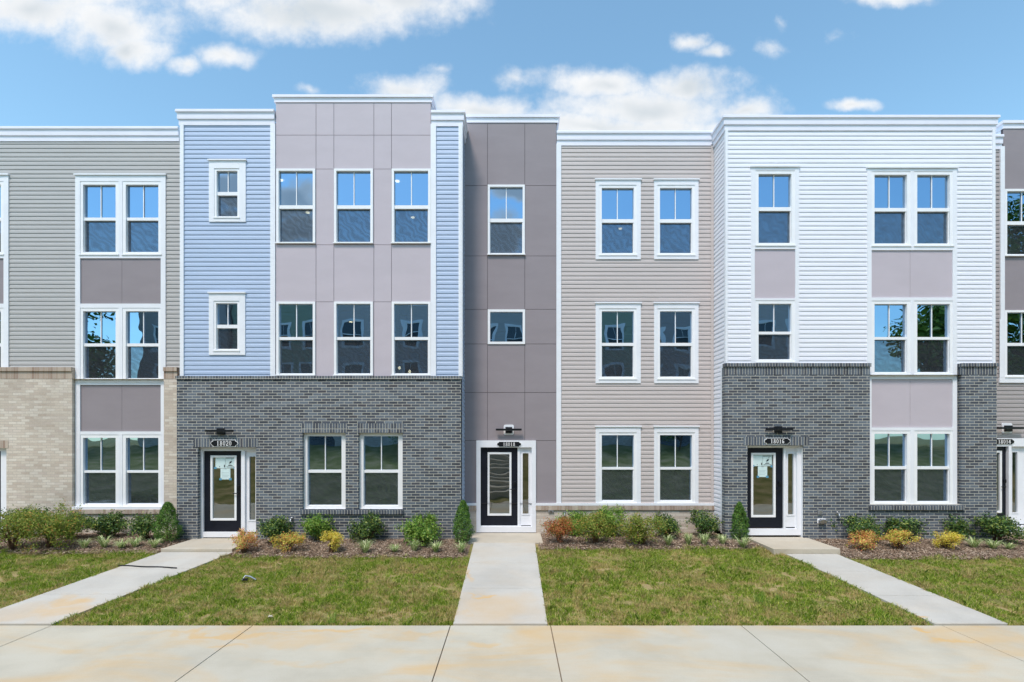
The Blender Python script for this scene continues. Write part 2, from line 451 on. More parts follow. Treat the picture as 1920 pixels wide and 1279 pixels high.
class MB:
    def __init__(self):
        self.v = []
        self.f = []

    def quad(self, a, b, c, d):
        i = len(self.v)
        self.v += [a, b, c, d]
        self.f.append((i, i + 1, i + 2, i + 3))
        return self

    def box(self, x0, x1, y0, y1, z0, z1):
        if x0 > x1: x0, x1 = x1, x0
        if y0 > y1: y0, y1 = y1, y0
        if z0 > z1: z0, z1 = z1, z0
        i = len(self.v)
        self.v += [(x0, y0, z0), (x1, y0, z0), (x1, y1, z0), (x0, y1, z0), (x0, y0, z1), (x1, y0, z1), (x1, y1, z1), (x0, y1, z1)]
        self.f += [(i, i + 3, i + 2, i + 1), (i + 4, i + 5, i + 6, i + 7), (i, i + 1, i + 5, i + 4), (i + 1, i + 2, i + 6, i + 5), (i + 2, i + 3, i + 7, i + 6), (i + 3, i, i + 4, i + 7)]
        return self

    def tube(self, pts, rads, seg=8, cap=True):
        pts = [Vector(p) for p in pts]
        n = len(pts)
        rings = []
        for k, p in enumerate(pts):
            d = (pts[min(k + 1, n - 1)] - pts[max(k - 1, 0)]).normalized()
            up = Vector((0, 0, 1)) if abs(d.z) < 0.9 else Vector((1, 0, 0))
            a = d.cross(up).normalized()
            b = d.cross(a).normalized()
            r = rads[k] if hasattr(rads, '__len__') else rads
            ring = []
            for s in range(seg):
                an = 2 * math.pi * s / seg
                q = p + a * math.cos(an) * r + b * math.sin(an) * r
                ring.append(len(self.v))
                self.v.append(tuple(q))
            rings.append(ring)
        for r0, r1 in zip(rings[:-1], rings[1:]):
            for s in range(seg):
                self.f.append((r0[s], r0[(s + 1) % seg], r1[(s + 1) % seg], r1[s]))
        if cap:
            self.f.append(tuple(rings[0]))
            self.f.append(tuple(reversed(rings[-1])))
        return self

    def prism(self, poly, y0, y1):
        """poly in (x,z), extruded from y0 (front) to y1"""
        n = len(poly)
        i = len(self.v)
        self.v += [(x, y0, z) for x, z in poly] + [(x, y1, z) for x, z in poly]
        self.f.append(tuple(range(i, i + n)))
        self.f.append(tuple(range(i + 2 * n - 1, i + n - 1, -1)))
        for k in range(n):
            j = (k + 1) % n
            self.f.append((i + j, i + k, i + n + k, i + n + j))
        return self

    def build(self, name, mat, parent=None, bevel=0.0, smooth=False):
        me = bpy.data.meshes.new(name)
        V = np.array(self.v, dtype=float)
        lo, hi = V.min(0), V.max(0)
        c = np.array([(lo[0] + hi[0]) / 2, (lo[1] + hi[1]) / 2, lo[2]])
        me.from_pydata((V - c).tolist(), [], self.f)
        me.materials.append(M[mat] if isinstance(mat, str) else mat)
        if smooth:
            me.shade_smooth()
        o = bpy.data.objects.new(name, me)
        col.objects.link(o)
        WL[o] = c
        if parent is not None:
            o.parent = parent
            o.location = Vector((c - WL[parent]).tolist())
        else:
            o.location = Vector(c.tolist())
        if bevel:
            b = o.modifiers.new('bevel', 'BEVEL')
            b.width = bevel
            b.segments = 2
        return o


def np_mesh(name, V, F, mat, parent=None):
    """V (n,3), F (m,k) constant k"""
    V = np.asarray(V, dtype=np.float64)
    F = np.asarray(F, dtype=np.int32)
    lo, hi = V.min(0), V.max(0)
    c = np.array([(lo[0] + hi[0]) / 2, (lo[1] + hi[1]) / 2, lo[2]])
    me = bpy.data.meshes.new(name)
    me.vertices.add(len(V))
    me.vertices.foreach_set('co', (V - c).ravel())
    k = F.shape[1]
    me.loops.add(F.size)
    me.loops.foreach_set('vertex_index', F.ravel())
    me.polygons.add(len(F))
    me.polygons.foreach_set('loop_start', np.arange(0, F.size, k, dtype=np.int32))
    me.polygons.foreach_set('loop_total', np.full(len(F), k, dtype=np.int32))
    me.update(calc_edges=True)
    me.materials.append(M[mat])
    o = bpy.data.objects.new(name, me)
    col.objects.link(o)
    WL[o] = c
    if parent is not None:
        o.parent = parent
        o.location = Vector((c - WL[parent]).tolist())
    else:
        o.location = Vector(c.tolist())
    return o


def tag(o, label=None, cat=None, group=None, kind=None):
    if label: o['label'] = label
    if cat: o['category'] = cat
    if group: o['group'] = group
    if kind: o['kind'] = kind
    return o


def empty(name, loc, label, cat, group=None):
    o = bpy.data.objects.new(name, None)
    o.location = loc
    o.empty_display_size = 0.3
    col.objects.link(o)
    WL[o] = np.array(loc, dtype=float)
    return tag(o, label, cat, group)


def PX(px, Y): return (px - 960) / 960 * Y


def PZ(py, Y): return CAMZ + (820 - py) / 960 * Y


def rects(x0, x1, z0, z1, holes):
    xs = sorted({x0, x1, *[min(max(h[0], x0), x1) for h in holes], *[min(max(h[1], x0), x1) for h in holes]})
    zs = sorted({z0, z1, *[min(max(h[2], z0), z1) for h in holes], *[min(max(h[3], z0), z1) for h in holes]})
    res = []
    for zi in range(len(zs) - 1):
        run = None
        for xi in range(len(xs) - 1):
            cx, cz = (xs[xi] + xs[xi + 1]) / 2, (zs[zi] + zs[zi + 1]) / 2
            inside = any(h[0] < cx < h[1] and h[2] < cz < h[3] for h in holes)
            if not inside:
                if run and abs(run[1] - xs[xi]) < 1e-9:
                    run[1] = xs[xi + 1]
                else:
                    if run: res.append(tuple(run))
                    run = [xs[xi], xs[xi + 1], zs[zi], zs[zi + 1]]
        if run: res.append(tuple(run))
    return res


def flat_wall(mb, x0, x1, z0, z1, Y, holes=(), t=0.12):
    for (a, b, c, d) in rects(x0, x1, z0, z1, holes):
        mb.quad((a, Y, c), (b, Y, c), (b, Y, d), (a, Y, d))
    for h in holes:
        a, b, c, d = max(h[0], x0), min(h[1], x1), max(h[2], z0), min(h[3], z1)
        if a >= b or c >= d: continue
        if h[0] > x0: mb.quad((a, Y, c), (a, Y, d), (a, Y + t, d), (a, Y + t, c))
        if h[1] < x1: mb.quad((b, Y, d), (b, Y, c), (b, Y + t, c), (b, Y + t, d))
        if h[2] > z0: mb.quad((b, Y, c), (a, Y, c), (a, Y + t, c), (b, Y + t, c))
        if h[3] < z1: mb.quad((a, Y, d), (b, Y, d), (b, Y + t, d), (a, Y + t, d))
    mb.quad((x0, Y + t, z0), (x0, Y + t, z1), (x0, Y, z1), (x0, Y, z0))
    mb.quad((x1, Y, z0), (x1, Y, z1), (x1, Y + t, z1), (x1, Y + t, z0))
    mb.quad((x0, Y, z1), (x1, Y, z1), (x1, Y + t, z1), (x0, Y + t, z1))
    mb.quad((x0, Y, z0), (x0, Y + t, z0), (x1, Y + t, z0), (x1, Y, z0))
    return mb


PITCH = 0.108


def siding(mb, a0, a1, z0, z1, plane, holes=(), face='front', pitch=PITCH, depth=0.017):
    def P(a, o, z):
        if face == 'front': return (a, plane - o, z)
        if face == 'left': return (plane - o, a, z)
        return (plane + o, a, z)
    flip = (face == 'left')
    zs = {z0, z1}
    k = math.floor(z0 / pitch)
    courses = []
    while k * pitch < z1:
        c0, c1 = max(z0, k * pitch), min(z1, (k + 1) * pitch)
        if c1 - c0 > 1e-5: courses.append((k, c0, c1))
        k += 1
    for k, c0, c1 in courses:
        hz = [h for h in holes if h[2] < c1 and h[3] > c0]
        prof = [0.0, 0.10, 0.52, 0.60, 1.0]
        offs = {0.0: depth, 0.10: depth * 0.98, 0.52: depth * 0.82, 0.60: depth * 0.58, 1.0: 0.22 * depth}
        cuts = sorted({c0, c1, *[x for h in hz for x in (h[2], h[3]) if c0 < x < c1], *[(k + p) * pitch for p in prof if c0 < (k + p) * pitch < c1]})

        def off(z):
            f = min(max(z / pitch - k, 0), 1)
            for p0, p1 in zip(prof[:-1], prof[1:]):
                if f <= p1 + 1e-9:
                    return offs[p0] + (offs[p1] - offs[p0]) * (f - p0) / (p1 - p0)
            return offs[1.0]
        for za, zb in zip(cuts[:-1], cuts[1:]):
            if zb - za < 1e-6: continue
            zc = (za + zb) / 2
            hh = [h for h in holes if h[2] < zc < h[3]]
            segs = [(a, b) for (a, b, _, _) in rects(a0, a1, za, zb, [(h[0], h[1], za - 1, zb + 1) for h in hh])]
            for (s0, s1) in segs:
                q = [P(s0, off(za), za), P(s1, off(za), za), P(s1, off(zb), zb), P(s0, off(zb), zb)]
                if flip: q.reverse()
                mb.quad(*q)
                if abs(za - k * pitch) < 1e-6:
                    q = [P(s0, 0.0, za), P(s1, 0.0, za), P(s1, off(za), za), P(s0, off(za), za)]
                    if flip: q.reverse()
                    mb.quad(*q)
    return mb


def sweep(mb, path, prof, cap=True):
    """profile (outward, z) closed polygon swept along an open path of (x,y); outward is to the right of travel"""
    n = len(path)
    rings = []
    for i, p in enumerate(path):
        ds = []
        if i > 0:
            d = Vector((path[i][0] - path[i - 1][0], path[i][1] - path[i - 1][1])).normalized(); ds.append(Vector((d.y, -d.x)))
        if i < n - 1:
            d = Vector((path[i + 1][0] - path[i][0], path[i + 1][1] - path[i][1])).normalized(); ds.append(Vector((d.y, -d.x)))
        if len(ds) == 2:
            m = (ds[0] + ds[1]).normalized()
            m = m / max(0.2, m.dot(ds[0]))
        else:
            m = ds[0]
        ring = []
        for (o, z) in prof:
            ring.append(len(mb.v))
            mb.v.append((p[0] + m.x * o, p[1] + m.y * o, z))
        rings.append(ring)
    k = len(prof)
    for r0, r1 in zip(rings[:-1], rings[1:]):
        for s in range(k):
            mb.f.append((r0[s], r1[s], r1[(s + 1) % k], r0[(s + 1) % k]))
    if cap:
        mb.f.append(tuple(rings[0]))
        mb.f.append(tuple(reversed(rings[-1])))
    return mb


def cornice_profile(zb, zt, deep=0.075, thin=False):
    h = zt - zb
    if thin:
        return [(-0.20, zb + 0.10), (0.0, zb + 0.10), (0.0, zb), (0.028, zb), (0.028, zb + h * .55), (0.06, zb + h * .60), (0.06, zb + h * .74), (deep, zb + h * .78), (deep, zt - 0.012), (deep - 0.02, zt), (-0.20, zt + 0.02)]
    return [(-0.20, zb + h * .6), (0.0, zb + h * .6), (0.0, zb), (0.03, zb), (0.03, zb + h * .36), (0.055, zb + h * .38), (0.055, zb + h * .42), (deep * .75, zb + h * .46),
            (deep * .75, zb + h * .74), (deep * .86, zb + h * .76), (deep * .86, zb + h * .79), (deep * 1.15, zb + h * .82), (deep * 1.15, zt - .014), (deep, zt), (-0.20, zt + 0.02)]


F_Y = 12.31     # siding plane of the projecting houses
B_Y = 12.20     # brick veneer in front of it
R_Y = 13.03     # plane of the set-back houses


class House:
    def __init__(self, name, x, y, label):
        self.root = empty(name, (x, y, 0.36), label, 'townhouse', 'townhouses in the row')
        self.holes = []

    def part(self, mb, name, mat, label=None, bevel=0.0):
        o = mb.build(name, mat, self.root, bevel)
        if label: o['label'] = label
        return o

    def window(self, gx0, gx1, uy0, uy1, ly0, ly1, Y, muntin=True, fr=5.5, bot=5.5, screen_side=None, top=5.0, metres=False, glass='glass'):
        """double-hung window; pane extents measured, converted to metres on plane Y"""
        if not metres:
            gx0, gx1, fr = PX(gx0, Y), PX(gx1, Y), fr * Y / 960
            uy0, uy1, ly0, ly1 = PZ(uy0, Y), PZ(uy1, Y), PZ(ly0, Y), PZ(ly1, Y)
            bot, top = bot * Y / 960, top * Y / 960
        fx0, fx1, fz1, fz0 = gx0 - fr, gx1 + fr, uy0 + top, ly1 - bot
        self.holes.append((fx0 + 0.004, fx1 - 0.004, fz0 + 0.004, fz1 - 0.004))
        mb = MB()
        yf, yb = Y - 0.022, Y + 0.09
        # outer frame: head, sill, jambs, butted end to end
        mb.box(fx0, gx0, yf, yb, fz0, fz1)
        mb.box(gx1, fx1, yf, yb, fz0, fz1)
        mb.box(gx0, gx1, yf, yb, uy0, fz1)
        mb.box(gx0, gx1, yf, yb, fz0, ly1 - 0.012)
        # sill nose
        mb.box(fx0 - 0.012, fx1 + 0.012, yf - 0.028, yf - 0.001, fz0 - 0.004, fz0 + 0.022)
        # meeting rail
        mb.box(gx0, gx1, Y + 0.002, Y + 0.075, ly0 + 0.02, uy1)
        # lower sash stiles and rail, set back behind the screen track
        s = 0.028
        mb.box(gx0, gx0 + s * .45, Y + 0.014, Y + 0.085, ly1 - 0.012, ly0 + 0.02)
        mb.box(gx1 - s * .45, gx1, Y + 0.014, Y + 0.085, ly1 - 0.012, ly0 + 0.02)
        mb.box(gx0 + s * .45, gx1 - s * .45, Y + 0.020, Y + 0.085, ly1 - 0.012, ly1 + 0.012)
        if muntin:
            cx = (gx0 + gx1) / 2
            mb.box(cx - 0.010, cx + 0.010, Y + 0.030, Y + 0.045, uy1, uy0)
        w = mb.build('window', 'white_vinyl', self.root)
        p = MB()
        p.quad((gx0, Y + .050, uy1), (gx1, Y + .050, uy1), (gx1, Y + .050, uy0), (gx0, Y + .050, uy0))
        p.quad((gx0 + s * .45, Y + .070, ly1 + .012), (gx1 - s * .45, Y + .070, ly1 + .012), (gx1 - s * .45, Y + .070, ly0 + .02), (gx0 + s * .45, Y + .070, ly0 + .02))
        p.build('pane', glass, w)
        q = MB()
        q.quad((gx0 + s * .45, Y + .036, ly1 + .012), (gx1 - s * .45, Y + .036, ly1 + .012), (gx1 - s * .45, Y + .036, ly0 + .02), (gx0 + s * .45, Y + .036, ly0 + .02))
        q.build('insect_screen', 'screen', w)
        return w

    def fixed_window(self, gx0, gx1, gy0, gy1, Y, fr=4.5):
        gx0, gx1, fr = PX(gx0, Y), PX(gx1, Y), fr * Y / 960
        z1, z0 = PZ(gy0, Y), PZ(gy1, Y)
        self.holes.append((gx0 - fr + .004, gx1 + fr - .004, z0 - fr + .004, z1 + fr - .004))
        mb = MB()
        mb.box(gx0 - fr, gx0, Y - .022, Y + .09, z0 - fr, z1 + fr)
        mb.box(gx1, gx1 + fr, Y - .022, Y + .09, z0 - fr, z1 + fr)
        mb.box(gx0, gx1, Y - .022, Y + .09, z1, z1 + fr)
        mb.box(gx0, gx1, Y - .022, Y + .09, z0 - fr, z0)
        w = mb.build('window', 'white_vinyl', self.root)
        p = MB()
        p.quad((gx0, Y + .05, z0), (gx1, Y + .05, z0), (gx1, Y + .05, z1), (gx0, Y + .05, z1))
        p.build('pane', 'glass', w)
        return w

    def casing(self, x0, x1, y0, y1, Y, ix0, ix1, iy0, iy1, cap=True, name='window_trim', d=0.034):
        """flat white boards round an opening; outer and inner pixel extents"""
        X0, X1, Z1, Z0 = PX(x0, Y), PX(x1, Y), PZ(y0, Y), PZ(y1, Y)
        a, b, t_, bt = PX(ix0, Y), PX(ix1, Y), PZ(iy0, Y), PZ(iy1, Y)
        mb = MB()
        y = Y - d
        mb.box(X0, a, y, Y + .01, Z0, Z1)
        mb.box(b, X1, y, Y + .01, Z0, Z1)
        mb.box(a, b, y - .002, Y + .01, t_, Z1 - .002)
        if bt - Z0 > 0.004:
            mb.box(a, b, y - .002, Y + .01, Z0 + .002, bt)
        if cap:
            mb.box(X0 - .02, X1 + .02, y - .028, Y + .012, Z1 + .001, Z1 + .035)
        return self.part(mb, name, 'white_trim', bevel=0.002)

    def strip(self, x0, x1, y0, y1, Y, d=0.034, mat='white_trim', name='trim_board', back=0.01):
        mb = MB()
        mb.box(PX(x0, Y), PX(x1, Y), Y - d, Y + back, PZ(y1, Y), PZ(y0, Y))
        return self.part(mb, name, mat, bevel=0.002)

    def panels(self, xs, ys, Y, mat, name='wall_panel', holes=(), t=0.05, gap=0.010):
        """fibre-cement sheets with joints at the given pixel lines, one mesh, and the recessed joint strip behind"""
        mb = MB()
        X = [PX(x, Y) for x in xs]
        Z = [PZ(y, Y) for y in ys]
        for i in range(len(X) - 1):
            for j in range(len(Z) - 1):
                cell = (X[i] + gap / 2, X[i + 1] - gap / 2, Z[j + 1] + gap / 2, Z[j] - gap / 2)
                hs = [h for h in holes if h[0] < cell[1] and h[1] > cell[0] and h[2] < cell[3] and h[3] > cell[2]]
                rr = rects(*cell, hs)
                if not rr: continue
                if hs:
                    for (a, b, c, d) in rr: mb.quad((a, Y, c), (b, Y, c), (b, Y, d), (a, Y, d))
                    a, b, c, d = cell
                    mb.quad((a, Y + .012, c), (a, Y + .012, d), (a, Y, d), (a, Y, c))
                    mb.quad((b, Y, c), (b, Y, d), (b, Y + .012, d), (b, Y + .012, c))
                else:
                    mb.box(cell[0], cell[1], Y, Y + .012, cell[2], cell[3])
        p = self.part(mb, name, mat)
        k = MB()
        flat_wall(k, X[0], X[-1], Z[-1], Z[0], Y + .0125, holes, t)
        self.part(k, 'panel_backing', 'joint_backing')
        return p

    def rooms(self, x0, x1, Y, levels, depth=6.0, side_gap=0.13):
        """the rooms behind the glass: floors, ceilings, side and rear walls"""
        mb = MB()
        x0 += side_gap; x1 -= side_gap
        ya, yb = Y + .14, Y + depth
        for (z0, z1) in levels:
            mb.quad((x0, yb, z0), (x1, yb, z0), (x1, yb, z1), (x0, yb, z1))
            mb.quad((x0, ya, z0), (x0, yb, z0), (x0, yb, z1), (x0, ya, z1))
            mb.quad((x1, yb, z0), (x1, ya, z0), (x1, ya, z1), (x1, yb, z1))
            mb.quad((x0, ya, z1), (x0, yb, z1), (x1, yb, z1), (x1, ya, z1))
        self.part(mb, 'interior_wall', 'room_paint')
        fl = MB()
        for (z0, z1) in levels:
            fl.quad((x0, ya, z0), (x1, ya, z0), (x1, yb, z0), (x0, yb, z0))
        self.part(fl, 'interior_floor', 'room_floor')

    def downlight(self, px, py, zc):
        Yc = (zc - CAMZ) * 960 / (820 - py)
        x = PX(px, Yc)
        mb = MB()
        mb.tube([(x, Yc, zc - .025), (x, Yc, zc - .005)], 0.055, 16)
        self.part(mb, 'downlight', 'lamp_glow')

    def shell(self, x0, x1, Y, ztop, depth=11.0, mat='grey_siding', name='rear_wall'):
        mb = MB()
        mb.quad((x0, Y, 0.1), (x0, Y, ztop), (x0, Y + depth, ztop), (x0, Y + depth, 0.1))
        mb.quad((x1, Y + depth, 0.1), (x1, Y + depth, ztop), (x1, Y, ztop), (x1, Y, 0.1))
        mb.quad((x0, Y + depth, 0.1), (x0, Y + depth, ztop), (x1, Y + depth, ztop), (x1, Y + depth, 0.1))
        self.part(mb, name, mat)
        r = MB()
        r.box(x0 + .002, x1 - .002, Y + .002, Y + depth - .002, ztop - .25, ztop - .20)
        self.part(r, 'roof', 'roofing')

    def door(self, x0, x1, y0, y1, gx0, gx1, gy0, gy1, Y, handle_px=None):
        """dark slab door with a framed full lite; handle on the right"""
        X0, X1, Z1, Z0 = PX(x0, Y), PX(x1, Y), PZ(y0, Y), PZ(y1, Y)
        A, B, T, Bt = PX(gx0, Y), PX(gx1, Y), PZ(gy0, Y), PZ(gy1, Y)
        e = 0.012
        mb = MB()
        mb.box(X0, A - e, Y, Y + .045, Z0, Z1)
        mb.box(B + e, X1, Y, Y + .045, Z0, Z1)
        mb.box(A - e, B + e, Y, Y + .045, T + e, Z1)
        mb.box(A - e, B + e, Y, Y + .045, Z0, Bt - e)
        d = mb.build('door', 'navy_door', self.root)
        f = MB()
        w = 0.05
        f.box(A - e, A - e + w, Y - .014, Y + .05, Bt - e, T + e)
        f.box(B + e - w, B + e, Y - .014, Y + .05, Bt - e, T + e)
        f.box(A - e + w, B + e - w, Y - .014, Y + .05, T + e - w, T + e)
        f.box(A - e + w, B + e - w, Y - .014, Y + .05, Bt - e, Bt - e + w)
        f.build('glazing_frame', 'white_vinyl', d, bevel=0.003)
        g = MB()
        g.quad((A - e + w, Y + .02, Bt - e + w), (B + e - w, Y + .02, Bt - e + w), (B + e - w, Y + .02, T + e - w), (A - e + w, Y + .02, T + e - w))
        g.build('glass', 'door_glass', d)
        h = MB()
        hx = X1 - 0.075
        hz = Z0 + 0.93
        h.tube([(hx, Y - .012, hz), (hx, Y, hz)], 0.032, 14)
        h.tube([(hx, Y - .012, hz), (hx, Y - .055, hz)], 0.011, 8)
        h.tube([(hx, Y - .055, hz), (hx - .12, Y - .055, hz)], 0.010, 8)
        h.build('handle', 'black_metal', d, smooth=False)
        b = MB()
        b.box(hx - .034, hx + .034, Y - .03, Y - .0005, hz + .10, hz + .19)
        b.tube([(hx, Y - .045, hz + .145), (hx, Y - .03, hz + .145)], 0.018, 12)
        b.build('deadbolt', 'black_metal', d, bevel=.004)
        return d

    def sidelight(self, x0, x1, y0, y1, gx0, gx1, gy0, gy1, Y):
        X0, X1, Z1, Z0 = PX(x0, Y), PX(x1, Y), PZ(y0, Y), PZ(y1, Y)
        A, B, T, Bt = PX(gx0, Y), PX(gx1, Y), PZ(gy0, Y), PZ(gy1, Y)
        mb = MB()
        mb.box(X0, A, Y, Y + .05, Z0, Z1)
        mb.box(B, X1, Y, Y + .05, Z0, Z1)
        mb.box(A, B, Y, Y + .05, T, Z1)
        mb.box(A, B, Y, Y + .05, Z0, Bt)
        # raised bead round the glass
        k = 0.028
        mb.box(A - k, A, Y - .012, Y - .001, Bt - k, T + k)
        mb.box(B, B + k, Y - .012, Y - .001, Bt - k, T + k)
        mb.box(A, B, Y - .012, Y - .001, T, T + k)
        mb.box(A, B, Y - .012, Y - .001, Bt - k, Bt)
        s = mb.build('sidelight', 'white_trim', self.root)
        g = MB()
        g.quad((A, Y + .02, Bt), (B, Y + .02, Bt), (B, Y + .02, T), (A, Y + .02, T))
        g.build('glass', 'door_glass', s)
        # weep slot under the panel
        w = MB()
        w.box(X0 + .03, X1 - .03, Y - .004, Y - .001, Z0 + .012, Z0 + .034)
        w.build('weather_strip', 'rubber', s)


# ------------------------------------------------------------------ ground, pavement, walks
gy = [-300, -60, -20, -7, -4.5, -2, .5, 3.0, 3.4, 7.35, 7.65] + [7.65 + 4.15 * i / 8 for i in range(1, 9)] + [14, 40, 400]
gx = [-400, -60, -30, -20, -10, 0, 10, 20, 30, 60, 400]
mb = MB()
for Y in gy:
    for X in gx:
        z = G(Y) - 0.025
        if 3.3 < Y < 7.5: z = -0.12
        mb.v.append((X, Y, z))
n = len(gx)
for j in range(len(gy) - 1):
    for i in range(n - 1):
        mb.f.append((j * n + i, j * n + i + 1, (j + 1) * n + i + 1, (j + 1) * n + i))
o = mb.build('ground', 'soil')
o['kind'] = 'structure'

# pavement: poured slabs with open joints
jx = [-22.5, -19.5, -16.5, -13.4, -12.1, -9.9, -6.85, -3.86, -0.916, 0.574, 3.41, 6.40, 9.4, 12.4, 15.4, 18.4, 21.4]
mb = MB()
for a, b in zip(jx[:-1], jx[1:]):
    mb.box(a + .006, b - .006, 3.4, 7.62, -0.10, 0.0)
o = mb.build('pavement', 'pavement', bevel=0.006)
o['kind'] = 'structure'
mb = MB()
mb.box(-22.5, 21.4, 3.42, 7.60, -.115, -.02)
o = mb.build('pavement_base', 'bed_soil')
o['kind'] = 'structure'


def slab_walk(name, edges, ys, mat='walk', th=0.09, lift=0.012):
    """edges(Y) -> (xl, xr); slabs between successive ys following the grade"""
    mb = MB()
    for y0, y1 in zip(ys[:-1], ys[1:]):
        a, b = y0 + .005, y1 - .005
        (l0, r0), (l1, r1) = edges(a), edges(b)
        i = len(mb.v)
        za, zb = G(a) + lift, G(b) + lift
        mb.v += [(l0, a, za - th), (r0, a, za - th), (r1, b, zb - th), (l1, b, zb - th), (l0, a, za), (r0, a, za), (r1, b, zb), (l1, b, zb)]
        mb.f += [(i, i + 3, i + 2, i + 1), (i + 4, i + 5, i + 6, i + 7), (i, i + 1, i + 5, i + 4), (i + 1, i + 2, i + 6, i + 5), (i + 2, i + 3, i + 7, i + 6), (i + 3, i, i + 4, i + 7)]
    o = mb.build(name, mat, bevel=0.005)
    o['kind'] = 'structure'
    return o


def yrow(py): return ground_pt(960, py)[1]


E20 = lambda Y: (-8.30 + .20 * (Y - 7.65), -6.88 + .24 * (Y - 7.65))
E18 = lambda Y: (-0.88, 0.53)
E16 = lambda Y: (6.33 - .135 * (Y - 7.65), 7.43 - .14 * (Y - 7.65))
E22 = lambda Y: (-14.6, -13.1)
E14 = lambda Y: (12.75, 14.2)
slab_walk('walkway', E20, [7.66, yrow(1115), yrow(1067), yrow(1036)])
slab_walk('walkway', E18, [7.66, yrow(1104), yrow(1056), yrow(1018.5)])
slab_walk('walkway', E16, [7.66, yrow(1118), yrow(1072), 10.98])
slab_walk('walkway', E22, [7.66, 9.0, 10.4, 11.8])
slab_walk('walkway', E14, [7.66, 9.0, 10.4, 11.88])


def stoop(x0, x1, y0, y1, z, label):
    mb = MB()
    mb.box(x0, x1, y0, y1, G(y0) - .06, z)
    o = mb.build('concrete_stoop', 'stoop', bevel=0.008)
    tag(o, label, 'stoop', 'concrete stoops at the doors')


stoop(-7.63, -6.08, yrow(1036) + .012, 12.30, .376, 'pale stoop level with the slanting walk in front of the slate brick door numbered 18020')
stoop(-1.02, .72, yrow(1018.5) + .012, 13.0, .372, 'wide pale stoop at the top of the straight middle walk')
stoop(5.62, 7.05, 10.99, 12.30, .405, 'raised thick-edged stoop standing a step above the walk by the white siding house')
stoop(12.55, 14.6, 11.9, 13.0, .385, 'stoop partly behind a holly at the right edge, before door 18014')
stoop(-14.8, -12.85, 11.82, 13.0, .375, 'stoop before the half-seen door at the left edge')

# ------------------------------------------------------------------ house A: grey siding over tan brick (left edge)
XA0, XA1 = -15.2, PX(338, R_Y)
A = House('townhouse', (XA0 + XA1) / 2, R_Y, 'leftmost townhouse, grey siding over tan brick with charcoal panels between its paired windows')
rowsA = [(347, 408, 415, 473), (584, 644, 651, 710), (821, 882, 888, 945)]


def bayA(H, x0, x1, cols, Y, rows, ztop, zbot, pans, pmat, xm):
    """white trimmed window bay: windows stacked with panels between"""
    before = len(H.holes)
    for (a, b) in cols:
        for r in rows:
            H.window(a, b, *r, Y)
    return before


def bay(H, x0, x1, top, bottom, cols, Y, rows, pans, pmat, mull, iw):
    """full-height bay. iw = inner pixel margin of side boards"""
    for (a, b) in cols:
        for r in rows:
            H.window(a, b, *r, Y, fr=6, top=6, bot=6)
    mb = MB()
    d = .034
    X0, X1, XI0, XI1 = PX(x0, Y), PX(x1, Y), PX(x0 + iw, Y), PX(x1 - iw, Y)
    ZT, ZB = PZ(top, Y), PZ(bottom, Y)
    mb.box(X0, XI0, Y - d, Y + .01, ZB, ZT)
    mb.box(XI1, X1, Y - d, Y + .01, ZB, ZT)
    mb.box(X0 - .02, X1 + .02, Y - d - .028, Y + .012, ZT + .001, ZT + .035)
    # rails between side boards wherever there is neither window nor panel
    open_ = [(a - 6, b + 6, r[0] - 6, r[3] + 6) for (a, b) in cols for r in rows] + [(x0 + iw, x1 - iw, p[0], p[1]) for p in pans]
    hs = [(PX(a, Y), PX(b, Y), PZ(d2, Y), PZ(c, Y)) for (a, b, c, d2) in open_]
    for (a, b, c, d2) in rects(XI0, XI1, ZB, ZT - .001, hs):
        mb.box(a, b, Y - d + .003, Y + .01, c, d2)
    H.part(mb, 'window_trim', 'white_trim')
    for (p0, p1) in pans:
        pm = MB()
        zz1, zz0 = PZ(p0, Y), PZ(p1, Y)
        xs = [XI0] + [PX(m_, Y) for m_ in mull] + [XI1]
        for a, b in zip(xs[:-1], xs[1:]):
            pm.box(a + .003, b - .003, Y - .006, Y + .004, zz0 + .003, zz1 - .003)
        H.part(pm, 'spandrel_panel', pmat)
        jm = MB()
        jm.box(XI0, XI1, Y + .0045, Y + .03, zz0, zz1)
        H.part(jm, 'panel_backing', 'joint_backing')
    H.holes.append((X0 + .01, X1 - .01, ZB + .01, ZT - .01))


bay(A, 143, 312, 330, 950, [(157, 218), (237, 298)], R_Y, rowsA, [(485, 570), (722, 809)], 'charcoal_panel', [229], 9)
bay(A, -152, 18, 330, 690, [(-138, -77), (-58, 3)], R_Y, rowsA[:2], [(485, 570)], 'charcoal_panel', [-66], 9)
mb = MB()
siding(mb, XA0, XA1, PZ(690, R_Y), PZ(262, R_Y), R_Y, A.holes)
A.part(mb, 'siding_wall', 'grey_siding')
BA = R_Y - 0.11
ZbA = PZ(690, R_Y)
zc = ZbA - .10
holesA = [(PX(143, R_Y) - .01, PX(312, R_Y) + .01, PZ(953, R_Y), ZbA + 1), (-14.55, PX(20, R_Y), 0.2, PZ(840, R_Y))]
mb = MB()
flat_wall(mb, XA0, XA1, 0.2, zc - .19, BA, holesA, .12)
A.part(mb, 'brick_wall', 'tan_brick')
for (a, b) in ((XA0, PX(143, R_Y) - .01), (PX(312, R_Y) + .01, XA1)):
    mb = MB()
    mb.box(a, b, BA - .004, BA + .12, zc - .188, zc)
    A.part(mb, 'soldier_course', 'tan_soldier')
    mb = MB()
    mb.box(a - .0, b + .0, BA - .035, BA + .125, zc + .002, ZbA)
    A.part(mb, 'brick_cap', 'tan_soldier')
mb = MB()
mb.box(PX(137, R_Y), PX(307, R_Y), BA - .045, BA + .11, PZ(962, R_Y), PZ(954, R_Y))
A.part(mb, 'brick_sill', 'tan_soldier', bevel=.004)
mb = MB()
